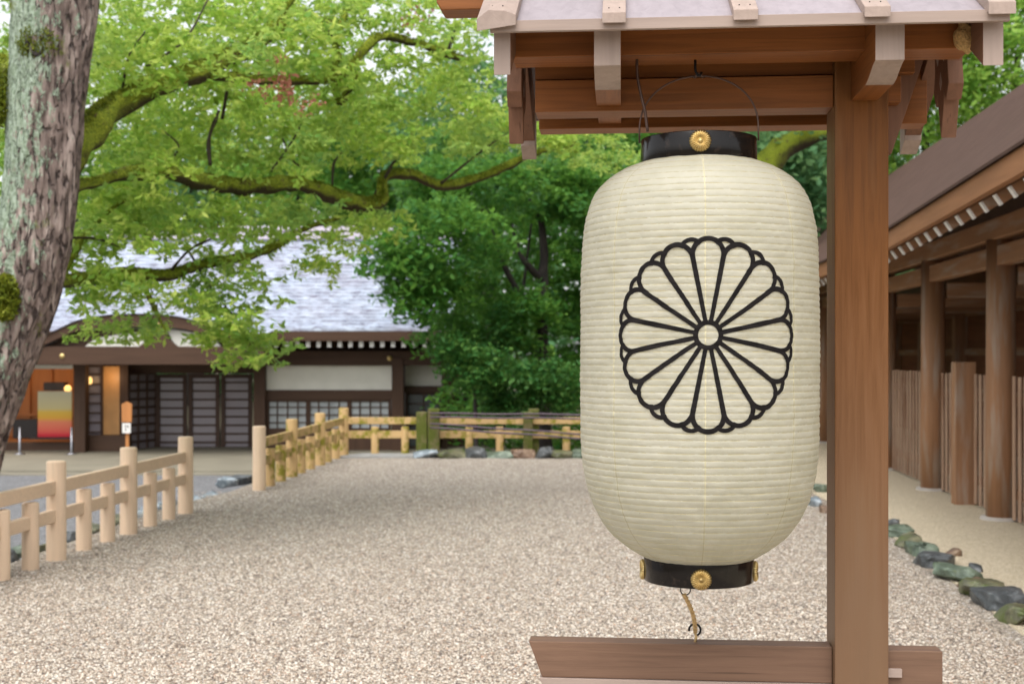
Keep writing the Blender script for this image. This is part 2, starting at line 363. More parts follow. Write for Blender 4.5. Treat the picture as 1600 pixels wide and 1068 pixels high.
def sprays(cs, n, r, flat=.3):
    """clusters of leaf centres round each centre: flat layered fans"""
    out = []
    for c in cs:
        rr = r*random.uniform(.6,1.4); m = int(n*(rr/r)**1.3)
        d = rng.normal(size=(m,3)); d /= np.linalg.norm(d,axis=1)[:,None]
        d *= (rng.uniform(0,1,m)**.45)[:,None]*rr; tl = rng.normal(size=2)*.18
        d[:,2] = d[:,2]*flat + d[:,0]*tl[0]+d[:,1]*tl[1]-.25*(d[:,0]**2+d[:,1]**2)/rr
        out.append(d+np.array(c)[None])
    return np.concatenate(out)
def rosettes(cs, nro, nl, r, rr, flat=.3):
    """twig-end rosettes: leaves radiate from each little centre; centres lie in flat fans"""
    R0 = sprays(cs, nro, r, flat); n = len(R0)
    a = rng.normal(size=(n,nl,3)); a[...,2] = a[...,2]*.45-.1; a /= np.linalg.norm(a,axis=2)[...,None]
    C = R0[:,None,:]+a*rr*rng.uniform(.5,1.1,(n,nl,1)); return C.reshape(-1,3), a.reshape(-1,3)
# ================================================================== GROUND
g = MB(); g.box(-700, 700, -300, 1500, -1.2, -.66); struct(part('ground', g, plain('forest_soil', srgb(80,72,52), .95, var=.3, scale=1.5, bump=.3)))
g = MB(); g.add([(-40,2,-.652),(-3.6,2,-.652),(-2.4,24.4,-.652),(-40,24.4,-.652)], [(0,1,2,3)]); struct(part('lower_gravel_path', g, GRAVB))
ec = [(-5.0,-6),(-4.15,2),(-3.86,10),(-3.62,13.6),(-3.30,15.2),(-3.02,20.75),(3.6,20.9)]
rt = [(3.9,20.9),(3.52,14.9),(3.42,11.6),(2.96,7.4),(2.5,3),(2.0,-6)]
def slab(poly, z0, z1):
    m = MB(); m.prism(poly, lambda a,b,t: (a,b,t), z1, z0); return m
struct(part('gravel_court', slab(ec+rt, -.9, 0), GRAVEL))
struct(part('sandy_verge', slab([(x-.03,y) for x,y in reversed(rt)]+[(4.2,60),(40,60),(40,-6)], -.9, .006), SAND))
g = MB(); g.box(-9.5, 0, 24.6, 36, -.9, -.615); struct(part('entrance_pavement', g, CONC))
g = MB(); g.box(-40, -3, 24.05, 24.55, -.9, -.635); struct(part('pavement_step', g, CONC)).data.transform(Matrix.Translation((0,0,0)))
g = MB(); g.box(-40, -9.5, 24.6, 36, -.9, -.617); struct(part('side_pavement', g, CONC))
# loose pebbles lying on the near gravel
npb = 150000
yy_ = 5.6*(15/5.6)**(rng.uniform(0,1,npb)**1.7); xx_ = rng.uniform(-1,1,npb)*np.minimum(.46*yy_, 9); ok = (xx_ > -3.75) & (xx_ < 2.45+.085*(yy_-3)+.0)
xx_, yy_ = xx_[ok], yy_[ok]; npb = len(xx_); oc = np.array([(1,0,0),(0,1,0),(-1,0,0),(0,-1,0),(0,0,1),(.6,.6,.55),(-.5,.6,.6),(-.6,-.5,.5),(.5,-.6,.6)], float)
sz3 = rng.uniform(.004,.0092,(npb,1))*rng.uniform(.6,1.25,(npb,3)); sz3[:,2] *= .8; an = rng.uniform(0,6.28,npb); ca, sa = np.cos(an), np.sin(an)
loc = oc[None]*sz3[:,None,:]*rng.uniform(.8,1.15,(npb,9,1)); V = np.empty((npb,9,3)); V[...,0] = loc[...,0]*ca[:,None]-loc[...,1]*sa[:,None]+xx_[:,None]; V[...,1] = loc[...,0]*sa[:,None]+loc[...,1]*ca[:,None]+yy_[:,None]; V[...,2] = loc[...,2]+.0015
tri = np.array([(0,1,5),(1,2,6),(2,3,7),(3,0,8),(4,0,5),(4,5,1),(4,1,6),(4,6,2),(4,2,7),(4,7,3),(4,3,8),(4,8,0)])
F = (tri[None]+9*np.arange(npb)[:,None,None]).reshape(-1,3); me = bpy.data.meshes.new('loose_pebbles'); me.vertices.add(npb*9); me.vertices.foreach_set('co', V.ravel())
me.loops.add(F.size); me.loops.foreach_set('vertex_index', F.ravel().astype(np.int32)); me.polygons.add(len(F)); me.polygons.foreach_set('loop_start', np.arange(0,F.size,3,dtype=np.int32)); me.update(calc_edges=True)
pm, pn, pb = mat('pebble_mix', rough=.75); q = N(pn); gg = q.n('ShaderNodeNewGeometry')
q.l(q.ramp(gg.outputs['Random Per Island'], [(0, srgb(84,74,70)), (.16, srgb(126,108,92)), (.38, srgb(170,154,136)), (.7, srgb(196,184,168)), (.93, srgb(226,218,206)), (1, srgb(168,128,98))]), pb.inputs['Base Color']); me.materials.append(pm)
po = bpy.data.objects.new('loose_pebbles', me); COL.objects.link(po); po['kind'] = 'stuff'; po['label'] = 'pale mixed loose pebbles scattered over the near gravel court'; po['category'] = 'pebbles'
# ================================================================== LANTERN STAND
TH = R(5); cT, sT = math.cos(TH), math.sin(TH); OX, OY = .880, 3.265
def su(px, v): k = (px-800)/FP; return (k*(OY+v*cT)-OX-v*sT)/(cT+k*sT)
def sY(u, v): return OY-u*sT+v*cT
def sz(px, py, v): return H-(py-HY)/FP*sY(su(px,v), v)
st = thing('lantern_stand', 'roofed wooden stand with one square post carrying the paper lantern', 'lantern stand', (OX,OY,0), -TH)
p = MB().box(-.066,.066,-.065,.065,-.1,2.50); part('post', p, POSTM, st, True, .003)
zt = sz(1250,1009,-.032); zb = sz(1250,1066,-.032)
uL, uR = su(826,-.032), su(1473,-.032)
p = MB(); p.prism([(uL,zt),(-.067,zt),(-.067,zb),(su(847,-.032),zb)], lambda a,b,t:(a,t,b), -.032, .032)
part('lower_beam', p, BEAM, st, True, .0025)
p = MB(); p.box(.067,uR,-.032,.032,zb-.04,zt-.006); part('lower_beam_stub', p, BEAM, st, True, .0025)
p = MB(); p.box(.067,su(1409,-.04),-.045,.02,sz(1400,1058,-.045),sz(1400,1045,-.045)); part('wedge', p, PALE[0], st, True, .001)
p = MB(); p.prism([(su(843,-.036),zb-.0005),(-.067,zb-.0005),(-.067,zb-.03),(su(850,-.036),zb-.03)], lambda a,b,t:(a,t,b), -.038, .036); part('under_board', p, PALE[0], st, True, .001)
VE = -.42; PIT = R(30); tp = math.tan(PIT)
u0, u1 = su(768,VE), su(1574,VE); ze = sz(768,50,VE)              # lower face of the boards at the eave
def zr(v): return ze+(abs(VE)-abs(v))*tp                          # under side of the roof boards
for sgn in (1,-1):
    p = MB(); t = .020
    V1 = VE if sgn == 1 else -.48
    p.prism([(V1,zr(V1)),(0,zr(0)),(0,zr(0)+t/math.cos(PIT)),(V1,zr(V1)+t/math.cos(PIT))], lambda a,b,q:(q,a*sgn,b), u0, u1)
    part('roof_board', p, LAV, st, True, .0015)
p = MB(); p.box(u0-.002,u1+.002,VE-.014,VE-.0005,ze-.004,ze+.0215); part('eave_edge', p, PALE[0], st, True, .001)
p = MB(); p.box(u0-.002,u1+.002,.4805,.494,zr(.48)-.004,zr(.48)+.0215); part('eave_edge', p, PALE[0], st, True, .001)
tb = .020/math.cos(PIT)
for (a,b,h) in ((745,806,.030),(941,978,.024),(1146,1185,.024),(1351,1392,.024),(1545,1588,.028)):
    ua, ub = su(a,VE-.03), su(b,VE-.03)
    for sgn in (1,-1):
        p = MB(); v0 = VE-.03 if sgn == 1 else -.51
        z0 = lambda v: zr(v)+tb+.0006
        wide = h == .030
        sec = [(ua,0),(ub,0),(ub,h),(ua,h)] if not wide else [(ua,-.012),(ub,0),(ub,h*.8),(ua+.7*(ub-ua),h+.004),(ua+.3*(ub-ua),h+.006),(ua,h*.55)]
        n = len(sec)
        vs = [(x, v0*sgn, z0(v0)+z) for x,z in sec]+[(x, 0, z0(0)+z) for x,z in sec]
        p.add(vs, [tuple(range(n)), tuple(reversed(range(n,2*n)))]+[(i,i+n,(i+1)%n+n,(i+1)%n) for i in range(n)])
        bt = part('batten', p, PALE[1], st, True, .0015)
        if sgn == 1:
            for s_ in (-.012, .012):
                for v in (v0+.03, v0+.24):
                    q = MB(); zz = z0(v)+h*(1 if not wide else 1.15)
                    q.lathe([(0,.0020),(.0012,.0018),(.0019,0),(.0019,-.003)], ((ua+ub)/2+s_, v, zz), 8)
                    part('nail', q, BLACKM, bt, True)
# ridge beam and cap
zrb = sz(690,23,0)
p = MB(); p.prism([(su(693,0),zrb),(u1+.08,zrb),(u1+.1,zrb+.03),(u1+.1,zr(0)-.004),(su(684,0),zr(0)-.004),(su(686,0),zrb+.02)], lambda a,b,t:(a,t,b), -.045,.045)
part('ridge_beam', p, WARM[0], st, True, .003)
p = MB(); p.prism([(-.11,zr(.11)+tb+.03),(0,zr(0)+tb+.035),(.11,zr(.11)+tb+.03),(.11,zr(.11)+tb+.055),(0,zr(0)+tb+.075),(-.11,zr(.11)+tb+.055)], lambda a,b,t:(t,a,b), u0-.03,u1+.03)
part('ridge_cap', p, PALE[0], st, True, .002)
# purlins and main beam
zp = sz(1100,84,-.25)
p = MB(); p.prism([(-.25,zp),(-.135,zp),(-.135,zr(.135)-.002),(-.25,zr(.25)-.002)], lambda a,b,t:(t,a,b), su(800,-.25), u1-.03)
part('front_purlin', p, WARM[0], st, True, .002)
p = MB(); p.prism([(.20,sz(1100,198,.2)),(.29,sz(1100,198,.2)),(.29,zr(.29)-.002),(.20,zr(.20)-.002)], lambda a,b,t:(t,a,b), su(842,.2), u1-.03)
part('rear_purlin', p, WARM[0], st, True, .002)
p = MB(); za, zb2 = sz(1100,121,-.05), sz(1100,171,-.05)
p.box(su(836,-.05), -.067, -.05, .05, zb2, za); p.box(.067, su(1408,-.05), -.05, .05, zb2+.01, za-.004)
part('main_beam', p, WARM[0], st, True, .002)
p = MB(); p.box(su(836,-.03), su(1430,-.03), -.030, .030, za+.006, zr(.06)-.01); part('upper_beam', p, WARM[0], st, True, .002)
# arms
zu = sz(949,142,-.24); zo = sz(949,105,-.36)
def arm(ua, ub):
    v0, v1 = -.375, -.25
    pr = [(v0, zr(v0)-.001)]
    pr += [(v0, zo+.012)]
    for i in range(9):
        t = i/8; v = v0+(v1-v0)*t; pr.append((v, zo+(zu-zo)*(.5-.5*math.cos(math.pi*t))**.9 if i<8 else zu+.0))
    back = [(-v, z) for v, z in reversed(pr)]
    poly = pr+[(b[0]-.06, b[1]) for b in back]+[(0, zr(0)-.09)]
    poly = [q for i, q in enumerate(poly) if i == 0 or (Vector(q)-Vector(poly[i-1])).length > 1e-4]
    m = MB(); m.prism(poly, lambda a,b,t:(t,a,b), ua, ub)
    for i, f in enumerate(m.f):
        if len(f) == 4:
            ys = [m.v[k][1] for k in f]; zs = [m.v[k][2] for k in f]
            if max(ys) < v1+.002: m.mi[i] = 1
    return m
part('bracket_arm', arm(su(928,-.37), su(970,-.37)), [WARM[1], PALE[2]], st, True, .0015)
part('bracket_arm', arm(su(1367,-.37), su(1413,-.37)), [WARM[1], PALE[2]], st, True, .0015)
# verge boards and pendants
for (a, b) in ((772,798),(1535,1567)):
    ua, ub = su(a,-.39), su(b,-.39); m = MB()
    for sgn in (1,-1):
        V0 = .395 if sgn > 0 else .45
        m = MB(); hh = .105 if sgn > 0 else .12
        m.prism([(-V0,zr(V0)-.003),(0,zr(0)-.003),(0,zr(0)-.003-hh*1.05),(-V0,zr(V0)-.003-hh)], lambda x,z,t:(t,x*sgn,z), ua, ub)
        for i, f in enumerate(m.f):
            if all(abs(m.v[k][1]) > .3 for k in f): m.mi[i] = 1
        part('verge_board', m, [WEATH[1], PALE[2]], st, True, .0015)
        if sgn < 0:
            m = MB(); m.prism([(-V0-.012,zr(V0)-.006),(-V0+.05,zr(V0-.05)-.006),(-V0+.05,zr(V0-.05)-.006-hh*1.1),(-V0-.012,zr(V0)-.006-hh*1.12)], lambda x,z,t:(t,x*sgn,z), ua-.0015, ub+.0015); part('verge_tip', m, PALE[2], st, True, .001)
    um = (ua+ub)/2; zz = zr(0)-.09
    out = [(x_, z_*1.45) for x_, z_ in [(-.055,0),(.055,0),(.075,-.05),(.062,-.11),(.075,-.15),(.05,-.175),(.035,-.155),(.022,-.19),(0,-.235),(-.022,-.19),(-.035,-.155),(-.05,-.175),(-.075,-.15),(-.062,-.11),(-.075,-.05)]]
    m = MB(); m.prism([(x, zz+z) for x,z in out], lambda x,z,t:(t,x,z), um-.019, um+.019)
    pd = part('gable_pendant', m, WEATH[2], st, True, .002)
    for x, z, r in ((-.030,-.13,.014),(.030,-.13,.014),(0,-.20,.012)):
        m = MB(); m.prism([(x,zz+z+2.2*r),(x+r,zz+z),(x,zz+z-1.6*r),(x-r,zz+z)], lambda q,z_,t:(t,q,z_), um-.0202, um+.0202)
        part('carved_eye', m, PALE[2], pd, True)
m = MB(); m.bar((.062,.02,sz(1392,239,.03)),(.15,.02,sz(1431,80,.03)),.05,.045, up=Vector((0,1,0))); part('knee_brace', m, WEATH[2], st, True, .002)
# ------------------------------------------------------------------ wasp nest
nc = (su(1508,-.28), -.274, sz(1508,58,-.28)); M4 = XF[st.name]
nw = M4 @ Vector(nc)
t = thing('mud_nest', 'small lumpy tan mud nest stuck under the right end of the stand roof', 'nest', nw)
m = MB(); sg = 20; vs = []
for i in range(14):
    f = math.pi*i/13
    for k in range(sg):
        a = 2*math.pi*k/sg; d = Vector((math.sin(f)*math.cos(a)*.024, math.sin(f)*math.sin(a)*.026, math.cos(f)*.036))
        d *= 1+.28*noise.noise(d*70)+.12*noise.noise(d*220); d.x += -d.z*.25*(d.z<0); vs.append(nw+d)
m.add(vs, [(i*sg+k, i*sg+(k+1)%sg, (i+1)*sg+(k+1)%sg, (i+1)*sg+k) for i in range(13) for k in range(sg)], 0, True)
part('nest_shell', m, plain('dried_mud', srgb(196,160,104), .95, var=.3, scale=160, bump=.6), t)
# ================================================================== LANTERN
LV = -.185; LU = su(1091.5, LV); LW = XF[st.name] @ Vector((LU, LV, 0)); LD = LW.y
kpx = LD/FP
def lz(py): return H-(py-HY)*kpx
# outline of the paper body: (photo row, half width in photo pixels)
prof = [(248,60),(252,82),(256,93),(261,108),(268,124),(279,142),(293,158),(310,169.5),(335,178.5),(365,184),(400,186.5),(450,188),(560,188.5),(650,188),(700,186.5),(740,182),(770,175),(795,165),(815,153.5),(832,140),(846,124),(858,107),(866,93),(872,82)]
prof = smooth_path([(h, y, 0) for y, h in prof], 10)
py_a = np.array([q.y for q in prof]); hw_a = np.array([q.x for q in prof])*.995
NR = 65
def rad_at(z):
    y = HY-(z-H)/kpx
    return float(np.interp(y, py_a, hw_a))*kpx*.985
zT, zB = lz(240), lz(870)
def ribf(z):
    t = (zT-z)/(zT-zB)*NR; f = t-math.floor(t)
    return f, math.floor(t)
def surf(phi, z, off=0):
    r = rad_at(z); f, i = ribf(z)
    sag = .0019*(abs(math.sin(math.pi*f)))**.55               # each band of paper bulges between two thin hoops
    sag *= .75+.45*noise.noise(Vector((phi*2.2, i*1.7, 0)))
    r += sag-.002
    g_ = phi/(math.pi/4); e = abs(g_-round(g_))               # gores between the paper seams
    wr = noise.noise(Vector((math.cos(phi)*9, math.sin(phi)*9, z*34)))
    wr2 = noise.noise(Vector((math.cos(phi)*3+5, math.sin(phi)*3, z*5)))
    wr3 = noise.noise(Vector((phi*26, i*3.7, z*40)))
    r += .0014*wr+.0016*wr2+.0008*wr3+off
    zz = z+.0016*noise.noise(Vector((math.cos(phi)*4, math.sin(phi)*4, i*1.3)))*math.sin(math.pi*f)
    return Vector((r*math.sin(phi), -r*math.cos(phi), zz))     # phi 0 faces the camera, grows to the right
lt = thing('paper_lantern', 'large cream paper lantern with black chrysanthemum crest hanging from the stand roof', 'paper lantern', (LW.x, LW.y, 0))
FACE = math.atan2(LW.x, LW.y)                                 # turn the front towards the eye
Lm = Matrix.Rotation(-FACE, 3, 'Z')
def LP(v): v = Lm @ v; return Vector((v.x, v.y, v.z))
nph, nz = 360, NR*8
vs = []; fs = []
for j in range(nz+1):
    z = zT+(zB-zT)*j/nz
    for k in range(nph): vs.append(LP(surf(2*math.pi*k/nph, z)))
for j in range(nz):
    for k in range(nph): fs.append((j*nph+k, (j+1)*nph+k, (j+1)*nph+(k+1)%nph, j*nph+(k+1)%nph))
m = MB(); m.add(vs, fs, 0, True); body = part('paper_body', m, PAPER, lt, True)
m = MB()                                                      # vertical seams
SE = R(3.0)
for k in range(8):
    ph = SE+2*math.pi*k/8-.0; w_ = .0016/rad_at(1.6); rows = []
    for j in range(0, nz+1):
        z = zT+(zB-zT)*j/nz; o = ph+.006*noise.noise(Vector((k*3, z*8, 0)))
        rows.append([LP(surf(o-w_, z, .0004)), LP(surf(o, z, .0009)), LP(surf(o+w_, z, .0004))])
    m.add([v for r_ in rows for v in r_], [(i*3+c, i*3+3+c, i*3+4+c, i*3+1+c) for i in range(len(rows)-1) for c in (0,1)], 0, True)
part('seam', m, SEAM, body, True)
m = MB()                                                      # fine glued hoop edges
for i in range(1, NR):
    z = zT+(zB-zT)*(i+.0)/NR; pts = [LP(surf(2*math.pi*k/160, z+.0012*noise.noise(Vector((i, k*.2, 0))), .0001)) for k in range(160)]
    a0 = [p_+Vector((0,0,.0006)) for p_ in pts]; a1 = [p_-Vector((0,0,.0006)) for p_ in pts]
    m.add(a0+a1, [(k, 160+k, 160+(k+1)%160, (k+1)%160) for k in range(160)], 0, True)
part('hoop_edge', m, plain('glued_hoop_edge', srgb(188,174,128), .7, var=.1), body, True)
# crest: 16 petals; strokes laid on the paper
CR = 155.5*(LD-.29)/FP; CZ = H+(HY-523)*(LD-.3)/FP; CPH = R(4.2)
def crest_pt(a, b, off):                                      # a right, b up in units of the crest radius
    z = CZ+b*CR; return LP(surf(CPH+a*1.03*CR/.300, z, off))
m = MB(); cnt = [0]
def stroke(pts, wd):
    cnt[0] += 1; off = .0015+.00009*(cnt[0] % 7)
    out = []
    P2 = [Vector((x,y,0)) for x,y in pts]; L = sum((P2[i+1]-P2[i]).length for i in range(len(P2)-1))
    K = max(8, int(L*CR/.0022)); res = []
    cum = [0]
    for i in range(len(P2)-1): cum.append(cum[-1]+(P2[i+1]-P2[i]).length)
    for k in range(K+1):
        s_ = cum[-1]*k/K; i = max(0, min(len(P2)-2, int(np.searchsorted(cum, s_, side='right'))-1))
        f = (s_-cum[i])/max(1e-9, cum[i+1]-cum[i]); res.append(P2[i].lerp(P2[i+1], f))
    NC = 7
    for k, q_ in enumerate(res):
        t_ = (res[min(k+1,K)]-res[max(k-1,0)]).normalized(); nn_ = Vector((-t_.y, t_.x, 0))
        ww = (wd(k/K) if callable(wd) else wd)/2
        jit = 1+.06*noise.noise(Vector((q_.x*14, q_.y*14, cnt[0])))
        for c in range(NC):
            s2 = (c/(NC-1)*2-1)*ww*jit; r_ = q_+nn_*s2; out.append(crest_pt(r_.x, r_.y, off))
    m.add(out, [(k*NC+c, (k+1)*NC+c, (k+1)*NC+c+1, k*NC+c+1) for k in range(K) for c in range(NC-1)], 0, True)
SW = .056; HA = math.pi/16; rc = .815; rho = rc*math.sin(HA)
pol = lambda r, a: (r*math.sin(a), r*math.cos(a))
stroke([pol(.128, 2*math.pi*i/48) for i in range(49)], .05)
for k in range(16):
    A = 2*math.pi*k/16
    stroke([pol(.13, A+HA), pol(rc*math.cos(HA)+.02, A+HA)], lambda t: .043+.010*t)
    cx, cy = pol(rc, A); arc = []
    for i in range(25):
        th = -math.pi/2-HA*1.0+(math.pi+2*HA)*i/24
        arc.append((cx+rho*math.sin(A+th), cy+rho*math.cos(A+th)))
    stroke(arc, SW*.92)
    for sgn in (0,):                                           # the back row of petals shows between the front ones
        B = A+HA; cx, cy = pol(.862, B); r2 = .118; arc = []
        for i in range(15):
            th = -R(62)+R(124)*i/14; arc.append((cx+r2*math.sin(B+th), cy+r2*math.cos(B+th)))
        stroke(arc, SW*.80)
part('crest', m, INK, body, True)
# lacquered rings
def ring(name, r, y0, y1, boss_z, rb, angs):
    kf = (LD-r)/FP; z1, z0 = H-(y0-HY)*kf, H-(y1-HY)*kf; boss_z = H-(boss_z-HY)*kf
    q = MB(); tk = .008
    q.lathe([(r-tk,z0+.001),(r-.001,z0),(r,z0+.002),(r,z1-.002),(r-.001,z1),(r-tk,z1-.001),(r-tk,z0+.001)], seg=96)
    o = part(name, q, LACQ, lt, True)
    for a in angs:
        q = MB(); nn = 24; sg = 144
        vs = [(0,0,.0078)]; prof_ = [(.10,.0074),(.16,.0052),(.35,.0078),(.7,.0080),(.88,.0062),(1.0,.003),(1.0,-.001)]
        for rr, hh in prof_:
            for k in range(sg):
                fl = math.cos(nn*2*math.pi*k/sg); hh2 = hh+(.0017*fl*min(1,rr*1.6) if rr > .12 and hh > 0 else 0); rr2 = rr*(1+(.012*fl if rr > .9 else 0))
                vs.append((rb*rr2*math.cos(2*math.pi*k/sg), rb*rr2*math.sin(2*math.pi*k/sg), hh2))
        fs = [(0, 1+k, 1+(k+1)%sg) for k in range(sg)]+[(1+i*sg+k, 1+(i+1)*sg+k, 1+(i+1)*sg+(k+1)%sg, 1+i*sg+(k+1)%sg) for i in range(len(prof_)-1) for k in range(sg)]
        out = Vector((math.sin(a), -math.cos(a), 0)); rt_ = Vector((math.cos(a), math.sin(a), 0))
        vs = [LP(out*(r+v[2])+rt_*v[0]+Vector((0,0,boss_z+v[1]))) for v in vs]
        q.add(vs, fs, 0, True); part('gold_boss', q, GOLD, o, True)
    return o
TR = 90*kpx; BRR = 85.5*kpx
ring('top_ring', TR, 203, 247, 220, 17.3*kpx*.95, [R(1.6), R(181.6)])
ring('bottom_ring', BRR, 866, 920, 905, 16.6*kpx*.95, [R(2.5), R(92.5), R(182.5), R(272.5)])
m = MB(); m.lathe([(.0,lz(896)),(BRR-.012,lz(896)),(BRR-.012,lz(894)),(0,lz(894))], seg=48); part('base_plate', m, DARKW[0], lt, True)
# handle wire, hook, cord
pts = []
for i in range(33):
    a = math.pi*i/32; pts.append(LP(Vector((-math.cos(a)*92*kpx, 0, lz(205)+(math.sin(a)**.85)*86*kpx))))
pts = [LP(Vector((-92*kpx,0,lz(222))))]+pts+[LP(Vector((92*kpx,0,lz(222))))]
m = MB(); m.tube(pts, .0022, 8); hw_ = part('handle_wire', m, WIREM, lt, True)
m = MB(); m.tube([LP(Vector((dx*kpx, 0, lz(yy)))) for dx, yy in ((-7,122),(-4,118),(0,115),(4,118),(7,122))], .0032, 8); part('wire_wrap', m, WIREM, hw_, True)
hk = thing('hanging_hook', 'small black iron hook screwed into the front roof purlin above the lantern', 'hook', (LW.x, LW.y, lz(112)))
m = MB(); C0 = Vector((LW.x-.008, LW.y, 0))
m.tube([C0+Vector((0,0,zp+.012)), C0+Vector((0,0,lz(106))), C0+Vector((.001,0,lz(112))), C0+Vector((.006,-.002,lz(118))), C0+Vector((.011,-.002,lz(119))), C0+Vector((.015,0,lz(113)))], .0032, 8)
part('hook_shank', m, BLACKM, hk)
pts = smooth_path([XF[st.name] @ Vector((su(a,LV-.02), LV-.02, sz(a,b,LV-.02))) for a,b in ((995,88),(996,120),(1002,150),(1008,175),(1012,206))], 6)
m = MB(); m.tube(pts, .0035, 8); t = thing('power_cable', 'thin brown cable running down from the roof to the lantern top ring', 'cable', pts[-1]); part('cable_strand', m, WIREM, t)
m = MB(); e = Vector((LW.x, LW.y, 0))
ring_c = P(1071, 921, LD); m.tube([ring_c+Vector((.012*math.cos(a), 0, .012*math.sin(a))) for a in [2*math.pi*i/20 for i in range(21)]], .0014, 6, cap=False)
part('tie_ring', m, BLACKM, lt)
bh = XF[st.name] @ Vector((su(1085,-.0), 0, zt))
hk2 = thing('beam_hook', 'small black open iron hook standing on the lower beam under the lantern', 'hook', bh)
m = MB(); hc = bh+Vector((.001,0,.030)); pts = [bh+Vector((0.004,0,-.005)), bh+Vector((.004,0,.008))]
for i in range(15):
    a = R(-75)+R(265)*i/14; pts.append(hc+Vector((.0150*math.cos(a), 0, .0150*math.sin(a))))
m.tube(pts, .0028, 8); part('hook_ring', m, BLACKM, hk2)
ct = thing('straw_cord', 'twisted straw cord tying the lantern bottom to the beam hook', 'cord', hc)
A_, B_ = ring_c+Vector((-.004,-.002,-.010)), hc+Vector((0,-.002,-.006)); m = MB()
for ph in (0, math.pi):
    pts = []
    for i in range(60):
        f = i/59; c = A_.lerp(B_, f)+Vector((.008*math.sin(f*3), 0, 0)); a = f*34+ph; pts.append(c+Vector((math.cos(a)*.003, math.sin(a)*.003, 0)))
    m.tube(pts, .0034, 6)
m.tube([B_, B_+Vector((.003,-.003,-.012)), B_+Vector((-.001,-.003,-.026))], .0036, 6)
part('cord_strand', m, ROPE, ct)
# ================================================================== FENCES
def post_mb(x, y, z0, z1, r):
    q = MB(); q.lathe([(0,z1),(r-.012,z1),(r-.003,z1-.004),(r,z1-.014),(r*1.02,z0)], (x,y,0), 20); return q
def railp(a, b, z0, z1, mats, parent, t=.055):
    q = MB(); a, b = Vector((a[0],a[1],(z0+z1)/2)), Vector((b[0],b[1],(z0+z1)/2)); q.bar(a, b, t, z1-z0); return part('rail', q, mats, parent, False, .006)
def GP(px, py): D = H*FP/(py-HY); return (X_(px,D), D)
F1a, F1b = Vector(GP(88,874)), Vector(GP(290,801))
def on(A, B, px):                                             # the point of line A-B seen at column px
    k = (px-800)/FP; d = B-A; s = (k*A.y-A.x)/(d.x-k*d.y); return A+d*s
f1 = thing('wooden_fence', 'low fence of pale new timber at left with round posts and two rails', 'fence', (F1b.x,F1b.y,0))
d1 = (F1b-F1a).normalized()
tall = [F1a-d1*4.1, F1a-d1*2.75, F1a-d1*1.38, F1a, on(F1a,F1b,201), F1b]
for q in tall: part('post', post_mb(q.x,q.y,-.05,.775,.075), FENCEW[2], f1)
for a, b in zip(tall[:-1], tall[1:]):
    for f in (.35,.68):
        q = a.lerp(b, f); part('short_post', post_mb(q.x,q.y,-.05,.50,.062), FENCEW[2], f1)
railp(tall[0]-d1*.1, F1b, .52,.625, FENCEW[0], f1); railp(tall[0]-d1*.1, F1b, .30,.40, FENCEW[0], f1)
F2a, F2b = Vector(GP(405,765)), Vector(GP(537,711))
f2 = thing('wooden_fence', 'mossy low timber fence running from the gap to the back corner', 'fence', (F2a.x,F2a.y,0))
t2 = [F2a, on(F2a,F2b,456), on(F2a,F2b,500), F2b]
for i, q in enumerate(t2): part('post', post_mb(q.x,q.y,-.05,.76,.078), FENCEW[2] if i == 0 else MOSSW[2], f2)
for a, b in zip(t2[:-1], t2[1:]):
    for f in (.30,.64): q = a.lerp(b, f); part('short_post', post_mb(q.x,q.y,-.05,.46,.066), MOSSW[2], f2)
railp(F2a, F2b, .50,.61, MOSSW[0], f2); railp(F2a, F2b, .28,.39, MOSSW[0], f2)
YB = F2b.y
f3 = thing('wooden_fence', 'yellowish low timber fence along the back of the gravel court', 'fence', (F2b.x,YB,0))
XE = 4.7
q1 = X_(661,YB)
for (a, b) in ((F2b.x+.05, q1),(q1, XE)):
    railp((a,YB),(b,YB),.50,.61,MOSSW[0],f3); railp((a,YB),(b,YB),.275,.395,MOSSW[0],f3)
sx = [586,633,733,781,885,935,985,1037,1088,1140,1190]
for px in sx: part('short_post', post_mb(X_(px,YB),YB,-.05,.46,.062), MOSSW[2], f3)
mp_ = []
for px, dy, w_, zt_ in ((660,-.10,.175,.70),(679,-.16,.18,.755),(825,-.10,.15,.70),(834,.10,.17,.74),(985,-.10,.16,.71),(994,.1,.17,.74)):
    x = X_(px,YB); q = MB(); q.box(x-w_/2,x+w_/2,YB+dy-.085,YB+dy+.085,-.05,zt_); part('square_post', q, MPOST, f3, False, .012)
LBL = ['upper thin dark pole tied along the top of the back fence', 'second thin dark pole just under the top one on the back fence', 'upper of two thin dark poles sloping across the middle of the back fence', 'lowest thin dark pole sloping across the back fence']
for i, (ya, yb) in enumerate(((645.5,647.5),(651.5,653.5),(661.5,679),(667.5,686))):
    y_ = YB-.30-.04*i; q = MB(); a, b = P(672,ya,y_), P(925,yb,y_)
    q.tube([a.lerp(b, k/12)+Vector((0,0,.006*math.sin(k))) for k in range(13)], .015, 8)
    o = part('bamboo_pole', q, plain('dark_purple_bamboo_%d' % i, srgb(78,62,74), .4, var=.25, scale=4)); o['label'] = LBL[i]; o['category'] = 'pole'; o['group'] = 'dark poles laid along the back fence'
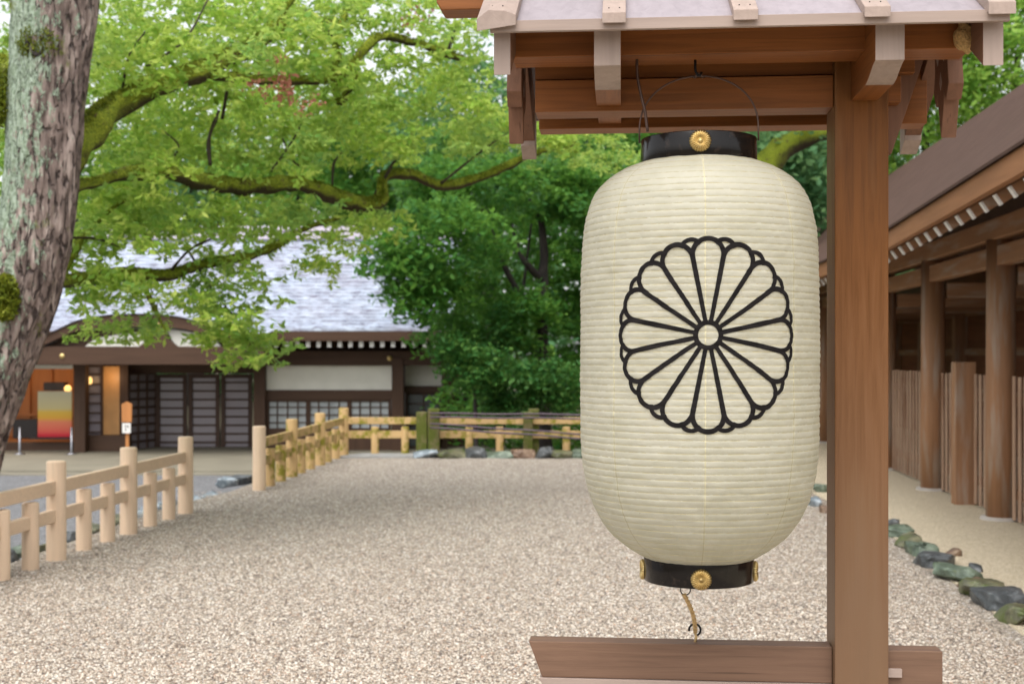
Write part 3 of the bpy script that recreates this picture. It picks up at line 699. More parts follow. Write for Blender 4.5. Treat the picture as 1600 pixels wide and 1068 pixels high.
# ================================================================== ROCKS
def rock(c, s, kind, label, cat='rock', group=None, seed=0):
    import bmesh
    rs = random.Random(seed*7+1); b = bmesh.new()
    for _ in range(15):
        d = Vector((rs.gauss(0,1), rs.gauss(0,1), rs.gauss(0,1))).normalized(); d = Vector([math.copysign(abs(x)**.6, x) for x in d])*rs.uniform(.85,1.08); b.verts.new(d)
    h_ = bmesh.ops.convex_hull(b, input=b.verts[:]); loose = [v for v in b.verts if not v.link_faces]; bmesh.ops.delete(b, geom=loose, context='VERTS')
    bmesh.ops.bevel(b, geom=b.edges[:], offset=.13, segments=2, affect='EDGES', profile=.6)
    bmesh.ops.triangulate(b, faces=b.faces[:]); bmesh.ops.subdivide_edges(b, edges=b.edges[:], cuts=2, use_grid_fill=True)
    for v in b.verts:
        d = v.co.copy()
        if d.length > 1.12: d *= 1.12/d.length
        k = 1+.10*noise.noise(d*2+Vector((seed*3.1,0,0)))+.06*noise.noise(d*6+Vector((0,seed*2.3,0)))
        v.co = Vector((d.x*s[0]*k, d.y*s[1]*k, d.z*s[2]*k))
    for f in b.faces: f.smooth = True
    rz = Matrix.Rotation(random.uniform(-.35,.35), 4, 'Z'); b.transform(rz)
    me = bpy.data.meshes.new('rock'); b.to_mesh(me); b.free(); me.materials.append(ROCKS[kind])
    o = bpy.data.objects.new('rock', me); COL.objects.link(o); o.location = c; o['label'] = label; o['category'] = cat
    if group: o['group'] = group
    return o
# border stones between gravel and sand at right, (column, row of base, half size px, kind, words)
bs = [(1400,838,20,'green','small dark green stone nearest the lantern post in the right border'),
 (1419,853,19,'moss','tan and olive stone second from the lantern post in the right border'),
 (1437,868,21,'green','smooth grey green stone third from the lantern post in the right border'),
 (1462,884,25,'dark','dark grey jagged stone fourth from the lantern post in the right border'),
 (1492,905,26,'green','mottled green stone fifth from the lantern post in the right border'),
 (1513,917,18,'brown','rusty brown narrow stone in the middle of the right border'),
 (1533,930,28,'moss','mossy rounded stone after the rusty one in the right border'),
 (1562,948,33,'dark','wide dark wet stone beside the sand in the right border'),
 (1590,972,33,'moss','large olive moss covered stone at the right edge of the picture'),
 (1640,1000,34,'green','green stone past the large olive one at the right edge')]
for i, (px, py, s, k, l) in enumerate(bs):
    x, y = GP(px, py-2); r = s*y/FP*1.0; rock((x,y,r*.30), (r*1.3, r*1.85, r*.66), k, l, group='stones bordering the sandy ground', seed=i+1)
for i, (px, py, s, k, l) in enumerate([(1281,768,15,'green','green stone just right of the lantern in the far border'),(1272,790,15,'pale','pale stone just right of the lantern in front of the green one'),(1290,800,12,'brown','brown flat stone peeping out left of the lantern post')]):
    x, y = GP(px, py); r = s*y/FP; rock((x,y,r*.3), (r, r*1.1, r*.7), k, l, group='stones bordering the sandy ground', seed=i+30)
# small back filler stones of the same border
for i, (px, py, s, k, l) in enumerate([(1478,868,14,'brown','small brown stone behind the dark jagged one in the right border'),(1512,893,14,'dark','small dark stone behind the mottled green one in the right border'),(1385,822,14,'dark','small dark stone half hidden by the lantern post')]):
    x, y = GP(px, py); r = s*y/FP; rock((x+.05,y,r*.3), (r, r, r*.7), k, l, group='stones bordering the sandy ground', seed=i+50)
# kerb stones under the back fence
xs = 652; i = 0
KL = ['rounded blue grey kerb stone at the left foot of the mossy square posts','long flat mossy kerb stone right of the square posts','dark slate kerb stone under the poles','broad green kerb stone under the middle of the back fence','low brownish kerb stone before the second pair of square posts','dark kerb stone below the second pair of square posts','mossy kerb stone right of the second pair of square posts','last kerb stone beside the lantern']
for wpx, k in ((34,'pale'),(42,'moss'),(32,'dark'),(44,'green'),(34,'brown'),(30,'dark'),(36,'moss'),(34,'green')):
    c = xs+wpx/2; y = YB-.42; r = wpx*y/FP/2
    rock((X_(c,y), y, .035), (r*1.42, .26, .095+.025*(i%3)), k, KL[i], group='kerb stones under the back fence', seed=i+70); xs += wpx-1; i += 1
for j, px in enumerate((925,962,1000,1040,1080,1120,1160)):
    y = YB-.4; rock((X_(px,y), y, .03), (.19,.2,.12), ('moss','green','dark')[j%3], '%s kerb stone from the left of those hidden behind the paper lantern' % ['first','second','third','fourth','fifth','sixth','seventh'][j], group='kerb stones behind the lantern', seed=j+90)
m = MB(); a, b = X_(541,YB), X_(652,YB)
m.prism([(a-.05,YB-.55),(b-.02,YB-.55),(b-.02,YB-.02),(a+.25,YB+.05)], lambda x,y,t:(x,y,t), .035, -.05); o = part('stone_slab', m, STONE, None, False, .012); o['label'] = 'flat grey stone slab at the foot of the back fence corner'; o['category'] = 'slab'
# bank rocks left of the first fence, at the gap
bk = [(12,868,20,'dark','dark wet bank rock at the left edge behind the first fence'),(40,860,18,'green','green bank rock at left between the first fence posts'),(70,850,15,'moss','small mossy bank rock left of the second tall post'),
 (118,838,15,'dark','small dark bank rock right of the second tall post'),(150,822,15,'moss','mossy bank rock between the two short fence posts'),(185,812,15,'moss','mossy green bank rock left of the third tall post'),
 (222,800,18,'pale','pale wet bank rock right of the third tall post'),(250,792,18,'pale','pale blue wet rock between the last short posts'),(276,785,14,'dark','dark rock just left of the last post of the first fence'),
 (312,782,17,'pale','flat pale wet rock just past the last post of the first fence'),(340,775,18,'pale','long pale wet rock in the fence gap'),(362,752,15,'pale','upper pale wet rock in the fence gap'),(382,748,15,'dark','dark wet rock left of the second fence first post')]
for i, (px, py, s, k, l) in enumerate(bk):
    D = (H+.03)*FP/(py-HY); r = s*D/FP; rock((X_(px,D)-.04, D, -.05), (r*1.35, r*1.3, .085), k, l, group='wet rocks along the bank', seed=i+110)
# ================================================================== MAIN BUILDING (left, behind)
WD = 30.0
bd = thing('shrine_office', 'long dark timber shrine office with pale wet shingle roof and white plaster panels', 'building', (-6,WD,-.615))
bx = lambda px, D=WD: X_(px, D)
bz = lambda py, D=WD: Z_(py, D)
def bbox(name, px0, px1, py0, py1, m_, D=WD, t=.15, par=None, bev=0):
    q = MB(); q.box(bx(px0,D), bx(px1,D), D, D+t, bz(py1,D), bz(py0,D)); return part(name, q, m_, par or bd, False, bev)
ED = 28.6; RD = 33.6; ez = Z_(521,ED); rz_ = Z_(376,RD); xl, xr = X_(-500,ED), X_(706,ED)
m = MB(); NRW = 27                                             # stepped shingle courses, slightly sagging slope
rows = []
for i in range(NRW+1):
    f = i/NRW; y = ED+(RD-ED)*f; z = ez+(rz_-ez)*(f**1.12)+.06; rows.append((y,z))
for i in range(NRW):
    (y0,z0),(y1,z1) = rows[i], rows[i+1]
    m.add([(xl,y0-.01,z0+.06),(xr+.02*math.sin(i),y0-.01,z0+.06),(xr+.02*math.sin(i),y1,z1),(xl,y1,z1),(xl,y0-.01,z0-.002),(xr+.02*math.sin(i),y0-.01,z0-.002)], [(0,1,2,3),(4,5,1,0)])
m.add([(xl,RD,rz_+.05),(xr,RD,rz_+.05),(xr,RD+5,ez),(xl,RD+5,ez)], [(0,1,2,3)])
roof = part('roof', m, SHING, bd, fix=False)
m = MB(); m.box(xl,xr+.1,RD-.28,RD+.28,rz_+.02,rz_+.20); m.box(xl,xr+.2,RD-.20,RD+.20,rz_+.24,rz_+.36); part('ridge_cap', m, plain('ridge_stone', srgb(196,186,198), .5, var=.15), roof)
m = MB(); m.box(xl,xr,ED-.02,ED+.06,ez-.16,ez+.055); part('fascia', m, DARKW[0], roof)
m = MB(); m.add([(xl,ED+.06,ez-.02),(xr,ED+.06,ez-.02),(xr,WD+.4,ez+.55),(xl,WD+.4,ez+.55)], [(0,1,2,3)]); part('soffit', m, DARKW[1], roof)
m = MB(); m.add([(xr-.02,ED,ez),(xr-.02,RD,rz_),(xr-.02,RD+5,ez),(xr-.5,RD+4,-.6),(xr-.5,WD,-.6)], [(0,1,2,3,4)]); part('gable_wall', m, DARKW[2], bd)
k0 = None
for i in range(18):                                           # white painted rafter ends under the right eave
    px = 416+16.55*i; x = X_(px,ED+.2); q = MB(); q.box(x-.045,x+.045,ED+.12,WD,ez-.30,ez-.17)
    rf = part('rafter', q, DARKW[1], bd)
    q = MB(); q.box(x-.047,x+.047,ED+.108,ED+.12,ez-.302,ez-.168); part('rafter_tip', q, WHITE, rf)
bbox('wall_beam', 360,706,548,571,DARKW[0],29.8,.3)
bbox('wall_beam',360,706,518,548,DARKW[0],30.3,.2); bbox('pillar',396,414,560,705,DARKW[2],29.75,.3); bbox('pillar',612,630,560,705,DARKW[2],29.75,.3)
bbox('plaster_panel',414,612,571,609,PLAST,29.95,.1); bbox('wall_beam',414,612,609,624,DARKW[0],29.9,.2)
def lattice(px0,px1,py0,py1,nv,nh,D,fm,pm,name='window',fr=.05,mw=.025,group=None):
    x0,x1,z0,z1 = bx(px0,D),bx(px1,D),bz(py1,D),bz(py0,D); q = MB()
    q.box(x0,x0+fr,D,D+.06,z0,z1); q.box(x1-fr,x1,D,D+.06,z0,z1); q.box(x0+fr,x1-fr,D,D+.06,z0,z0+fr); q.box(x0+fr,x1-fr,D,D+.06,z1-fr,z1)
    for i in range(1,nv): x = x0+(x1-x0)*i/nv; q.box(x-mw/2,x+mw/2,D+.008,D+.05,z0+fr,z1-fr)
    for i in range(1,nh): z = z0+(z1-z0)*i/nh; q.box(x0+fr,x1-fr,D+.014,D+.045,z-mw/2,z+mw/2)
    o = part(name, q, fm, bd); q = MB(); q.box(x0+.01,x1-.01,D+.052,D+.058,z0+.01,z1-.01); part('pane', q, pm, o); return o
for k in range(3): lattice(417+64.5*k,481+64.5*k,624,672,4,4,29.95,DARKW[2],SHOJI)
bbox('wall_boards',414,612,672,706,DARKW[2],29.95,.15)
# set back bay on the right
bbox('plaster_panel',633,692,571,603,PLAST,30.6,.1); bbox('wall_beam',630,694,603,613,DARKW[0],30.5,.2)
lattice(634,690,613,700,2,5,30.6,DARKW[2],glassm('dim_glass', srgb(62,72,74), .2),'window'); bbox('pillar',690,699,560,703,DARKW[2],30.4,.25)
bbox('wall_boards',699,724,618,705,plain('red_brown_boards', srgb(92,62,50),.7),31.2,.15); bbox('wall_boards',724,790,560,705,plain('black_shade_boards', srgb(40,34,32),.8),31.6,.15)
bbox('vent_panel',697,722,608,614,WHITE,31.1,.05); bbox('wall_boards',699,790,560,606,DARKW[0],31.6,.15)
# entrance bay doors
bbox('lintel',132,398,566,583,DARKW[0],30.5,.3)
DD = 31.0
for a,b in ((243,292),(294,343),(345,394)):
    lattice(a,b,584,704,1,9,DD,DARKR,GLASS,'sliding_door',.10,.045)
bbox('pillar',187,200,568,704,DARKW[2],29.9,.25)
# slanting lattice between pillar and doors
m = MB(); A = Vector((bx(201,30.0),30.0,0)); B = Vector((bx(243,DD),DD,0)); zt_, zb_ = bz(584,30), bz(704,30)
for i in range(10):
    z = zb_+(zt_-zb_)*i/9; m.bar((A.x,A.y,z),(B.x,B.y,z),.04,.05)
for f in (0,.35,.68,1): c = A.lerp(B,f); m.bar((c.x,c.y,zb_),(c.x,c.y,zt_),.05,.05, up=Vector((0,1,0)))
so_ = part('side_lattice', m, DARKR, bd); m = MB(); m.add([(A.x,A.y+.05,zb_),(B.x,B.y+.05,zb_),(B.x,B.y+.05,zt_),(A.x,A.y+.05,zt_)], [(0,1,2,3)]); part('pane', m, GLASS, so_)
bbox('pillar',115,133,566,712,DARKW[2],29.3,.27)
lattice(134,160,570,690,1,8,29.9,DARKR,GLASS,'window',.05,.04)
m = MB(); m.box(bx(161,29.9),bx(186,29.9),29.93,29.95,bz(680,29.9),bz(572,29.9))
part('lit_panel', m, plain('paper_screen_wood', srgb(205,150,88), .5, var=.15, scale=2), bd)
bbox('wall_boards',134,200,680,706,DARKW[0],29.6,.3)
m = MB(); m.lathe([(0,.09),(.05,.08),(.075,.02),(.07,-.06),(.03,-.09),(0,-.09)], P(139,594,29.7), 16); part('lamp', m, LAMP, bd)
# curved gable (karahafu) over the entrance
GD = 27.8
cur = smooth_path([(44,536,0),(64,529,0),(94,514,0),(124,501,0),(169,493,0),(205,491.5,0),(245,492,0),(275,495,0),(305,502,0),(337,513,0),(372,521,0),(414,524,0)], 6)
m = MB(); up = [(c.x,c.y) for c in cur]; lo = [(c.x, c.y+10+10*max(0,1-abs((c.x-225)/190))) for c in cur]
n = len(up); vs = []
for D in (GD, GD+.12):
    vs += [P(a,b,GD)+Vector((0,D-GD,0)) for a,b in up]+[P(a,b,GD)+Vector((0,D-GD,0)) for a,b in lo]
fs = []
for i in range(n-1):
    fs += [(i,i+1,n+i+1,n+i),(2*n+i,3*n+i,3*n+i+1,2*n+i+1),(i,2*n+i,2*n+i+1,i+1),(n+i,n+i+1,3*n+i+1,3*n+i)]
fs += [(0,n,3*n,2*n),(n-1,3*n-1,4*n-1,2*n-1)]
m.add(vs, fs); gb = part('curved_gable_board', m, DARKW[0], bd)
m = MB(); vs = [P(a,b-1.5,GD)+Vector((0,-.05,0)) for a,b in up]+[P(a,b-1.5,GD)+Vector((0,4.2,.45)) for a,b in up]
m.add(vs, [(i,i+1,n+i+1,n+i) for i in range(n-1)], 0, True); part('curved_roof', m, SHING, bd)
m = MB(); vs = [P(a,b+4,GD+.3) for a,b in lo]+[P(a,570,GD+.3) for a,b in lo]
m.add(vs, [(i,i+1,n+i+1,n+i) for i in range(n-1)]); part('gable_infill', m, DARKW[0], bd)
bbox('gable_beam',50,412,541,569,DARKW[0],GD+.05,.25)
for poly in (((133,541),(150,528),(200,520),(238,517),(232,530),(222,541)),((260,513),(300,519),(338,532),(345,541),(276,541),(268,530))):
    m = MB(); m.prism([(X_(a,GD+.2),Z_(b,GD+.2)) for a,b in poly], lambda x,z,t:(x,t,z), GD+.27, GD+.2); part('plaster_panel', m, PLAST, bd)
m = MB(); m.prism([(X_(a,GD),Z_(b,GD)) for a,b in ((238,512),(254,512),(260,528),(276,541),(216,541),(232,528))], lambda x,z,t:(x,t,z), GD+.16, GD+.06); part('gable_strut', m, DARKW[2], bd)
def disc(c, r, name='gold_ornament'):
    q = MB(); sg = 16; vs = [(c.x,c.y-.03,c.z)]+[(c.x+r*math.cos(2*math.pi*k/sg),c.y-.01,c.z+r*math.sin(2*math.pi*k/sg)) for k in range(sg)]+[(c.x+r*math.cos(2*math.pi*k/sg),c.y+.03,c.z+r*math.sin(2*math.pi*k/sg)) for k in range(sg)]
    q.add(vs, [(0,1+k,1+(k+1)%sg) for k in range(sg)]+[(1+k,1+sg+k,1+sg+(k+1)%sg,1+(k+1)%sg) for k in range(sg)]); return part(name, q, GOLD, bd)
disc(P(97,556,GD+.04), .055); disc(P(245,509,GD-.01), .08); disc(P(609,559,29.77), .06); disc(P(356,556,GD+.04), .05)
# low side roof at far left
m = MB(); m.add([P(44,567,28.0),P(90,535,29.5),P(90,528,29.5),P(44,553,28.0)], [(0,1,2,3)])
m = MB(); a_ = [P(-220,560,28.2),P(48,560,28.2),P(92,531,29.9),P(-220,531,29.9)]; m.add(a_+[v-Vector((0,0,.1)) for v in a_], [(0,1,2,3),(7,6,5,4),(0,4,5,1),(1,5,6,2)]); part('side_roof', m, SHING, bd)
# lit room at left
m = MB(); x0, x1 = bx(-330), bx(116)
m.box(x0,x1,32.2,32.3,-.6,2.1); m.box(x0,x1,30.0,32.2,-.6,bz(690,30)); m.box(x0,x1,30.0,32.2,1.42,1.5); m.box(x0-.1,x0,30,32.3,-.6,1.5)
part('room_lining', m, ORANGE, bd)
m = MB()
for px in (10,44,78): m.box(bx(px,32.1),bx(px+2.5,32.1),32.12,32.2,-.3,1.42)
m.box(x0,x1,32.1,32.2,bz(650,32),bz(646,32)); part('room_rail', m, ORANGE, bd)
m = MB(); m.box(x0,x1,29.95,30.05,bz(574),bz(566)); m.box(x0,x1,29.9,30.0,bz(712),bz(690)); part('wall_beam', m, DARKW[0], bd)
bbox('plaster_panel',-330,113,567,576,PLAST,29.9,.08)
m = MB(); m.box(bx(20,31.2),bx(58,31.2),31.2,31.6,bz(684,31.2),bz(655,31.2)); part('dark_cabinet', m, plain('black_cabinet', srgb(36,30,28), .4), bd)
m = MB(); m.box(bx(68,31.4),bx(100,31.4),31.4,31.7,bz(610,31.4),bz(597,31.4)); part('shelf_box', m, plain('dark_box', srgb(40,32,28), .4), bd)
m = MB(); m.lathe([(0,.07),(.05,.06),(.09,0),(.07,-.07),(0,-.08)], P(106,606,31.3), 14); part('lamp', m, LAMP, bd)
for (c, e_, r_) in ((P(105,585,31.2), 5, .15), (P(20,585,31.0), 6, .2), (P(172,590,29.6), 2, .05)):
    ld = bpy.data.lights.new('room_lamp', 'POINT'); ld.energy = e_; ld.color = (1,.7,.42); ld.shadow_soft_size = r_
    lo_ = bpy.data.objects.new('room_lamp', ld); COL.objects.link(lo_); lo_.location = c; lo_.parent = None
# things in front of the room
bn = thing('gradient_banner', 'pale to yellow to red gradient cloth screen in the lit room at left', 'banner', P(87,684,29.85))
mg, ntg, bg_ = mat('gradient_cloth', rough=.8); q = N(ntg); tc = q.n('ShaderNodeTexCoord'); sp = q.n('ShaderNodeSeparateXYZ'); q.l(tc.outputs['Generated'], sp.inputs[0])
q.l(q.ramp(sp.outputs[2], [(0, srgb(190,30,50)), (.05, srgb(205,50,60)), (.12, srgb(214,92,78)), (.33, srgb(222,130,96)), (.42, srgb(222,168,62)), (.55, srgb(222,184,80)), (.62, srgb(206,192,140)), (1, srgb(206,200,172))]), bg_.inputs['Base Color'])
m = MB(); m.box(bx(60,29.9),bx(113,29.9),29.86,29.9,bz(682,29.9),bz(611,29.9)); part('screen_cloth', m, mg, bn)
m = MB(); m.box(bx(52,29.9),bx(112,29.9),29.7,29.95,bz(685,29.9),bz(682.3,29.9)); part('screen_base', m, plain('black_lacquer_board', srgb(30,22,22), .3), bn)
for i, px in enumerate((31,112)):
    c = P(px,713,28.8); c.z = -.615; t = thing('barrier_post', ['slim steel barrier post left of the gradient screen','slim steel barrier post beside the left pillar'][i], 'barrier post', c, 0, 'steel barrier posts')
    m = MB(); m.lathe([(0,.60),(.03,.6),(.03,.02)], c, 12); part('tube', m, STEEL, t); m = MB(); m.lathe([(0,.02),(.12,.02),(.12,0)], c, 20); part('foot', m, STEEL, t)
c = P(198,705,26.4); c.z = -.615
t = thing('wooden_sign', 'narrow orange wooden sign with pointed top and small white notice before the entrance', 'sign', c)
SD = 26.4
m = MB(); m.box(X_(195.6,SD),X_(200.6,SD),SD+.02,SD+.07,-.615,Z_(660,SD)); part('stake', m, ORANGE, t)
m = MB(); m.prism([(X_(a,SD),Z_(b,SD)) for a,b in ((191,659),(206,659),(206.5,631),(198.5,627),(190.5,631))], lambda x,z,t_:(x,t_,z), SD+.02, SD-.03); part('board', m, ORANGE, t)
m = MB(); m.box(X_(192,SD),X_(205,SD),SD-.04,SD-.031,Z_(676,SD),Z_(660.5,SD)); nb = part('notice', m, WHITE, t)
for k,(a,b) in enumerate(((196.4,663),(196.4,668.5),(200,664))):
    m = MB(); m.box(X_(a,SD),X_(a+1.6,SD),SD-.042,SD-.0405,Z_(b+4,SD),Z_(b,SD)); part('written_mark', m, BLACKM, nb)
# ================================================================== RIGHT HALL
HO = Vector((5.0,15.2,0)); hl = thing('timber_hall', 'long open timber hall with brown thatched roof at right edge', 'building', HO, -TH)
for k in range(-4, 6):
    y = 2.75*k; q = MB(); q.lathe([(0,2.72),(.135,2.72),(.140,1.2),(.142,.03),(.0,.03)], (0,y,0), 24); pl = part('pillar', q, HALLW[2], hl, True)
    q = MB(); q.lathe([(0,.035),(.19,.035),(.20,0),(.2,-.05)], (0,y,0), 20); part('footing', q, plain('pale_footing', srgb(176,168,160), .8), pl, True)
    q = MB(); q.box(2.3,2.52,y-.11,y+.11,0,2.8); part('inner_pillar', q, HALLW[2], hl, True)
    q = MB(); q.box(.14,2.3,y-.08,y+.08,2.28,2.46); part('cross_beam', q, HALLW[0], hl, True, .01)
q = MB(); q.box(-.07,.07,-13,15,2.47,2.66); part('tie_beam', q, HALLW[1], hl, True, .01)
q = MB(); q.box(-.11,.11,-13,15,2.72,2.92); part('wall_plate', q, HALLW[1], hl, True, .01)
q = MB(); q.box(2.52,2.6,-13,15,0,3.2); q.box(-1.0,6,15.6,15.75,0,2.6); part('inner_wall', q, HALLD, hl, True)
q = MB(); 
for z in (.9,1.6,2.3): q.box(2.46,2.52,-13,15,z,z+.12)
part('inner_rail', q, HALLW[1], hl, True)
zE = 2.78; RX, RZ = 1.2, 4.9; PE = Vector((-1.05, 0, zE+.18))
def sori(y): return max(0, (-y-2))*.033
q = MB(); ys = [-13,-10,-8,-6,-4,-2,0,5,10,16]; n = len(ys); vs = []
for y in ys: vs += [(-1.05,y,zE+.075+sori(y)),(-.1,y,zE+.90+sori(y)*.6),(RX,y,RZ+.02),(-1.05,y,zE+.05+sori(y)),(RX,y,RZ-.35),(5.5,y,2.4)]
for i in range(n-1):
    a, b = i*6, i*6+6; q.f += []; 
    q_f = [(a,b,b+1,a+1),(a+1,b+1,b+2,a+2),(a+2,b+2,b+5,a+5),(a+3,a+4,b+4,b+3),(a+3,b+3,b,a)]
    if i == 0: q.add(vs, [], 0)
    for f in q_f: q.f.append(f); q.mi.append(0); q.sm.append(False)
q.f.append((3,0,1,2,4)); q.mi.append(0); q.sm.append(False); e_ = (n-1)*6; q.f.append((e_+3,e_+4,e_+2,e_+1,e_)); q.mi.append(0); q.sm.append(False)
hr = part('roof', q, BARKROOF, hl, True, fix=False)
q = MB(); vs = []
for y in ys: s_ = sori(y); vs += [(-1.02,y,zE+.05+s_),(-1.02,y,zE-.12+s_),(-.96,y,zE-.12+s_),(-.96,y,zE+.05+s_)]
q.add(vs, [f for i in range(n-1) for f in [(i*4+k, i*4+4+k, i*4+4+(k+1)%4, i*4+(k+1)%4) for k in range(4)]]); part('eave_board', q, FASC, hr, True)
for i in range(64):
    y = -11+i*.36
    if y > 12: break
    s_ = sori(y); q = MB(); q.bar((-.93,y,zE-.17+s_),(.3,y,zE+.68+s_*.4),.05,.085); rf = part('rafter', q, HALLW[0], hl, True)
    q = MB(); q.bar((-.945,y,zE-.181+s_),(-.93,y,zE-.171+s_),.054,.09); part('rafter_tip', q, WHITE, rf, True)
sf = thing('slat_fence', 'grey vertical slat fence with brown square posts standing between the hall pillars', 'fence', HO, -TH)
for k in range(-3, 4):
    y0 = 2.75*k+.14; y1 = y0+2.75-.28; q = MB(); n = 14
    for i in range(n):
        y = y0+(y1-y0)*(i+.5)/n; q.box(.05,.064,y-.038,y+.038,.03,1.40+random.uniform(-.006,.006))
    part('slat_panel', q, SLATM, sf, True)
    q = MB()
    for z in (.22,1.12): q.box(.077,.13,y0-.14,y1+.14,z,z+.09)
    part('rail', q, HALLW[1], sf, True)
    if k == 0: continue
    q = MB(); yy = 2.75*k+1.30; q.box(-.13,.09,yy-.09,yy+.09,-.03,1.53); part('post', q, HALLW[2], sf, True, .01)
# ================================================================== NEAR LEFT TREE
TD = 9.0
tr = thing('mossy_camphor_tree', 'large leaning old tree at left with lichen bark and moss covered limbs', 'tree', P(-120,915,TD))
tp_ = [(96,-420,128),(90,-150,130),(87,0,129),(76,130,118),(63,300,113),(44,400,119),(13,500,124),(-27,600,128),(-62,700,134),(-95,810,150),(-122,930,200)]
path = smooth_path([P(a,b,TD) for a,b,c in tp_], 26); wid = [v.x for v in smooth_path([(c,0,0) for a,b,c in tp_], 26)]
vs = []; sg = 120; side = []
for i, (p_, w_) in enumerate(zip(path, wid)):
    r0 = w_/2*TD/FP; t_ = (path[min(i+1,len(path)-1)]-path[max(i-1,0)]).normalized(); rr = Vector((1,0,0)); rr = (rr-t_*rr.dot(t_)).normalized(); uu = t_.cross(rr)
    for k in range(sg):
        a = 2*math.pi*k/sg; d = rr*math.cos(a)+uu*math.sin(a); s3 = Vector((math.cos(a)*3.4, math.sin(a)*3.4, p_.z*1.7))
        rd = noise.turbulence(s3*1.9, 3, False); pl_ = abs(noise.noise(Vector((math.cos(a)*5.5, math.sin(a)*5.5, p_.z*1.6+.5*noise.noise(s3)))))
        groove = -.10*math.exp(-((a-5.35)/.14)**2)              # the fold where two stems have grown together
        vs.append(p_+d*r0*(1+.08*noise.noise(s3*.4)+.05*rd-.06*math.exp(-(pl_/.09)**2)+groove)); side.append(.5-.5*math.cos(a))
m = MB(); m.add(vs, [(i*sg+k, i*sg+(k+1)%sg, (i+1)*sg+(k+1)%sg, (i+1)*sg+k) for i in range(len(path)-1) for k in range(sg)], 0, True)
tk_ = part('trunk', m, BARK, tr); at = tk_.data.attributes.new('side', 'FLOAT', 'POINT'); at.data.foreach_set('value', side)
m = MB(); c = P(58,72,TD-.25); m.lathe([(0,0)], c, 3)
q = MB(); vs = []
for i in range(9):
    for k in range(24):
        a = 2*math.pi*k/24; r_ = [.085,.075,.06,.05,.04,.03,.024,.015,0][i]; h_ = [-.02,.01,.025,.03,.02,-.01,-.05,-.08,-.09][i]
        d = Vector((math.cos(a)*r_, -h_, math.sin(a)*r_)); d *= 1+.5*noise.noise(d*22); vs.append(c+d)
q.add(vs, [(i*24+k, i*24+(k+1)%24, (i+1)*24+(k+1)%24, (i+1)*24+k) for i in range(8) for k in range(24)], 0, True); part('knot', q, DTRUNK, tk_)
def tuft(c, r, n, matl, name, parent, sz_=.02):                # moss tuft: many tiny blades
    d = rng.normal(size=(n,3)); d /= np.linalg.norm(d,axis=1)[:,None]; d *= (rng.uniform(0,1,n)**.4)[:,None]*np.array(r)[None]
    return leafmesh(name, d+np.array(c)[None], sz_, matl, parent, 0)
MOSSL = leafmat('moss_blades', (.09,.13,.012,1), (.2,.24,.02,1), (.34,.36,.04,1), .3, 6)
tuft(P(8,465,TD-.28), (.10,.08,.17), 1500, MOSSL, 'moss_tuft', tk_); tuft(P(58,66,TD-.25), (.15,.05,.13), 1500, MOSSL, 'moss_tuft', tk_, .012)
tuft(P(0,150,TD-.05), (.12,.2,.25), 1500, MOSSL, 'moss_tuft', tk_)
limbs = [ # (px,py,D,radius px)
 [(70,270,9.2,30),(110,240,9.4,28),(145,195,9.6,23),(190,160,9.9,19),(250,132,10.2,17),(320,108,10.5,15),(370,85,10.8,13),(410,62,11,11),(435,46,11.2,9),(480,40,11.4,6),(520,30,11.7,4)],
 [(330,118,10.5,8),(400,124,10.9,7),(460,126,11.2,7),(520,124,11.6,7),(545,110,11.7,7),(590,60,11.9,7),(650,68,12.2,6),(700,85,12.4,6),(740,98,12.6,4)],
 [(80,300,9.2,12),(150,285,9.8,9),(215,270,10.2,12),(265,270,10.6,13),(320,284,11,13),(390,292,11.4,12),(460,287,11.8,12),(510,302,12.1,13),(560,320,12.4,13),(596,312,12.6,10),(600,278,12.7,8),(640,272,12.9,8),(690,290,13.1,8),(750,278,13.3,7),(800,256,13.5,6),(850,235,13.6,4),(900,225,13.8,3)],
 [(30,450,9.2,18),(80,443,9.8,12),(140,435,10.4,10),(200,428,11,10),(260,430,11.4,9),(320,412,11.8,8),(380,402,12.2,7),(430,385,12.5,6),(470,360,12.8,4),(530,340,13,3)],
 [(560,118,11.7,5),(530,160,11.9,6),(520,110,11.8,4)],
 [(520,126,11.6,6),(527,90,11.6,6),(524,60,11.7,5),(540,20,11.8,4),(560,-60,12,3)],
 [(410,62,11,7),(440,20,11.1,6),(480,-40,11.3,5),(520,-120,11.5,4)],
 [(200,428,11,6),(225,450,11,5),(250,500,11.1,3),(260,520,11.1,2)],
 [(90,440,9.9,6),(115,400,10.2,5),(130,370,10.4,4),(170,330,10.6,3),(200,310,10.7,2)],
 [(60,120,9.2,16),(10,105,9.6,14),(-60,60,10,12),(-140,0,10.5,10)]]
for L in limbs:
    pts = smooth_path([P(a,b,D) for a,b,D,r in L], 8); rad = [v.x for v in smooth_path([(r*D/FP,0,0) for a,b,D,r in L], 8)]
    q = MB(); q.tube(pts, rad, 18, True, 0, .5, 7); lb = part('limb', q, MOSSB, tr)
    ln = sum((pts[i+1]-pts[i]).length for i in range(len(pts)-1)); cs = []
    for i, p_ in enumerate(pts[:-1]):
        nb_ = int(90*rad[i]/.06)
        if rad[i] < .02: continue
        for _ in range(nb_):
            a = random.uniform(-.3, math.pi+.3); cs.append(p_.lerp(pts[i+1], random.random())+Vector((random.gauss(0,.02), math.cos(a)*rad[i]*1.0, math.sin(a)*rad[i]*1.05)))
    if cs: leafmesh('moss_cover', np.array([tuple(c) for c in cs]), .014, MOSSL, lb, 0)
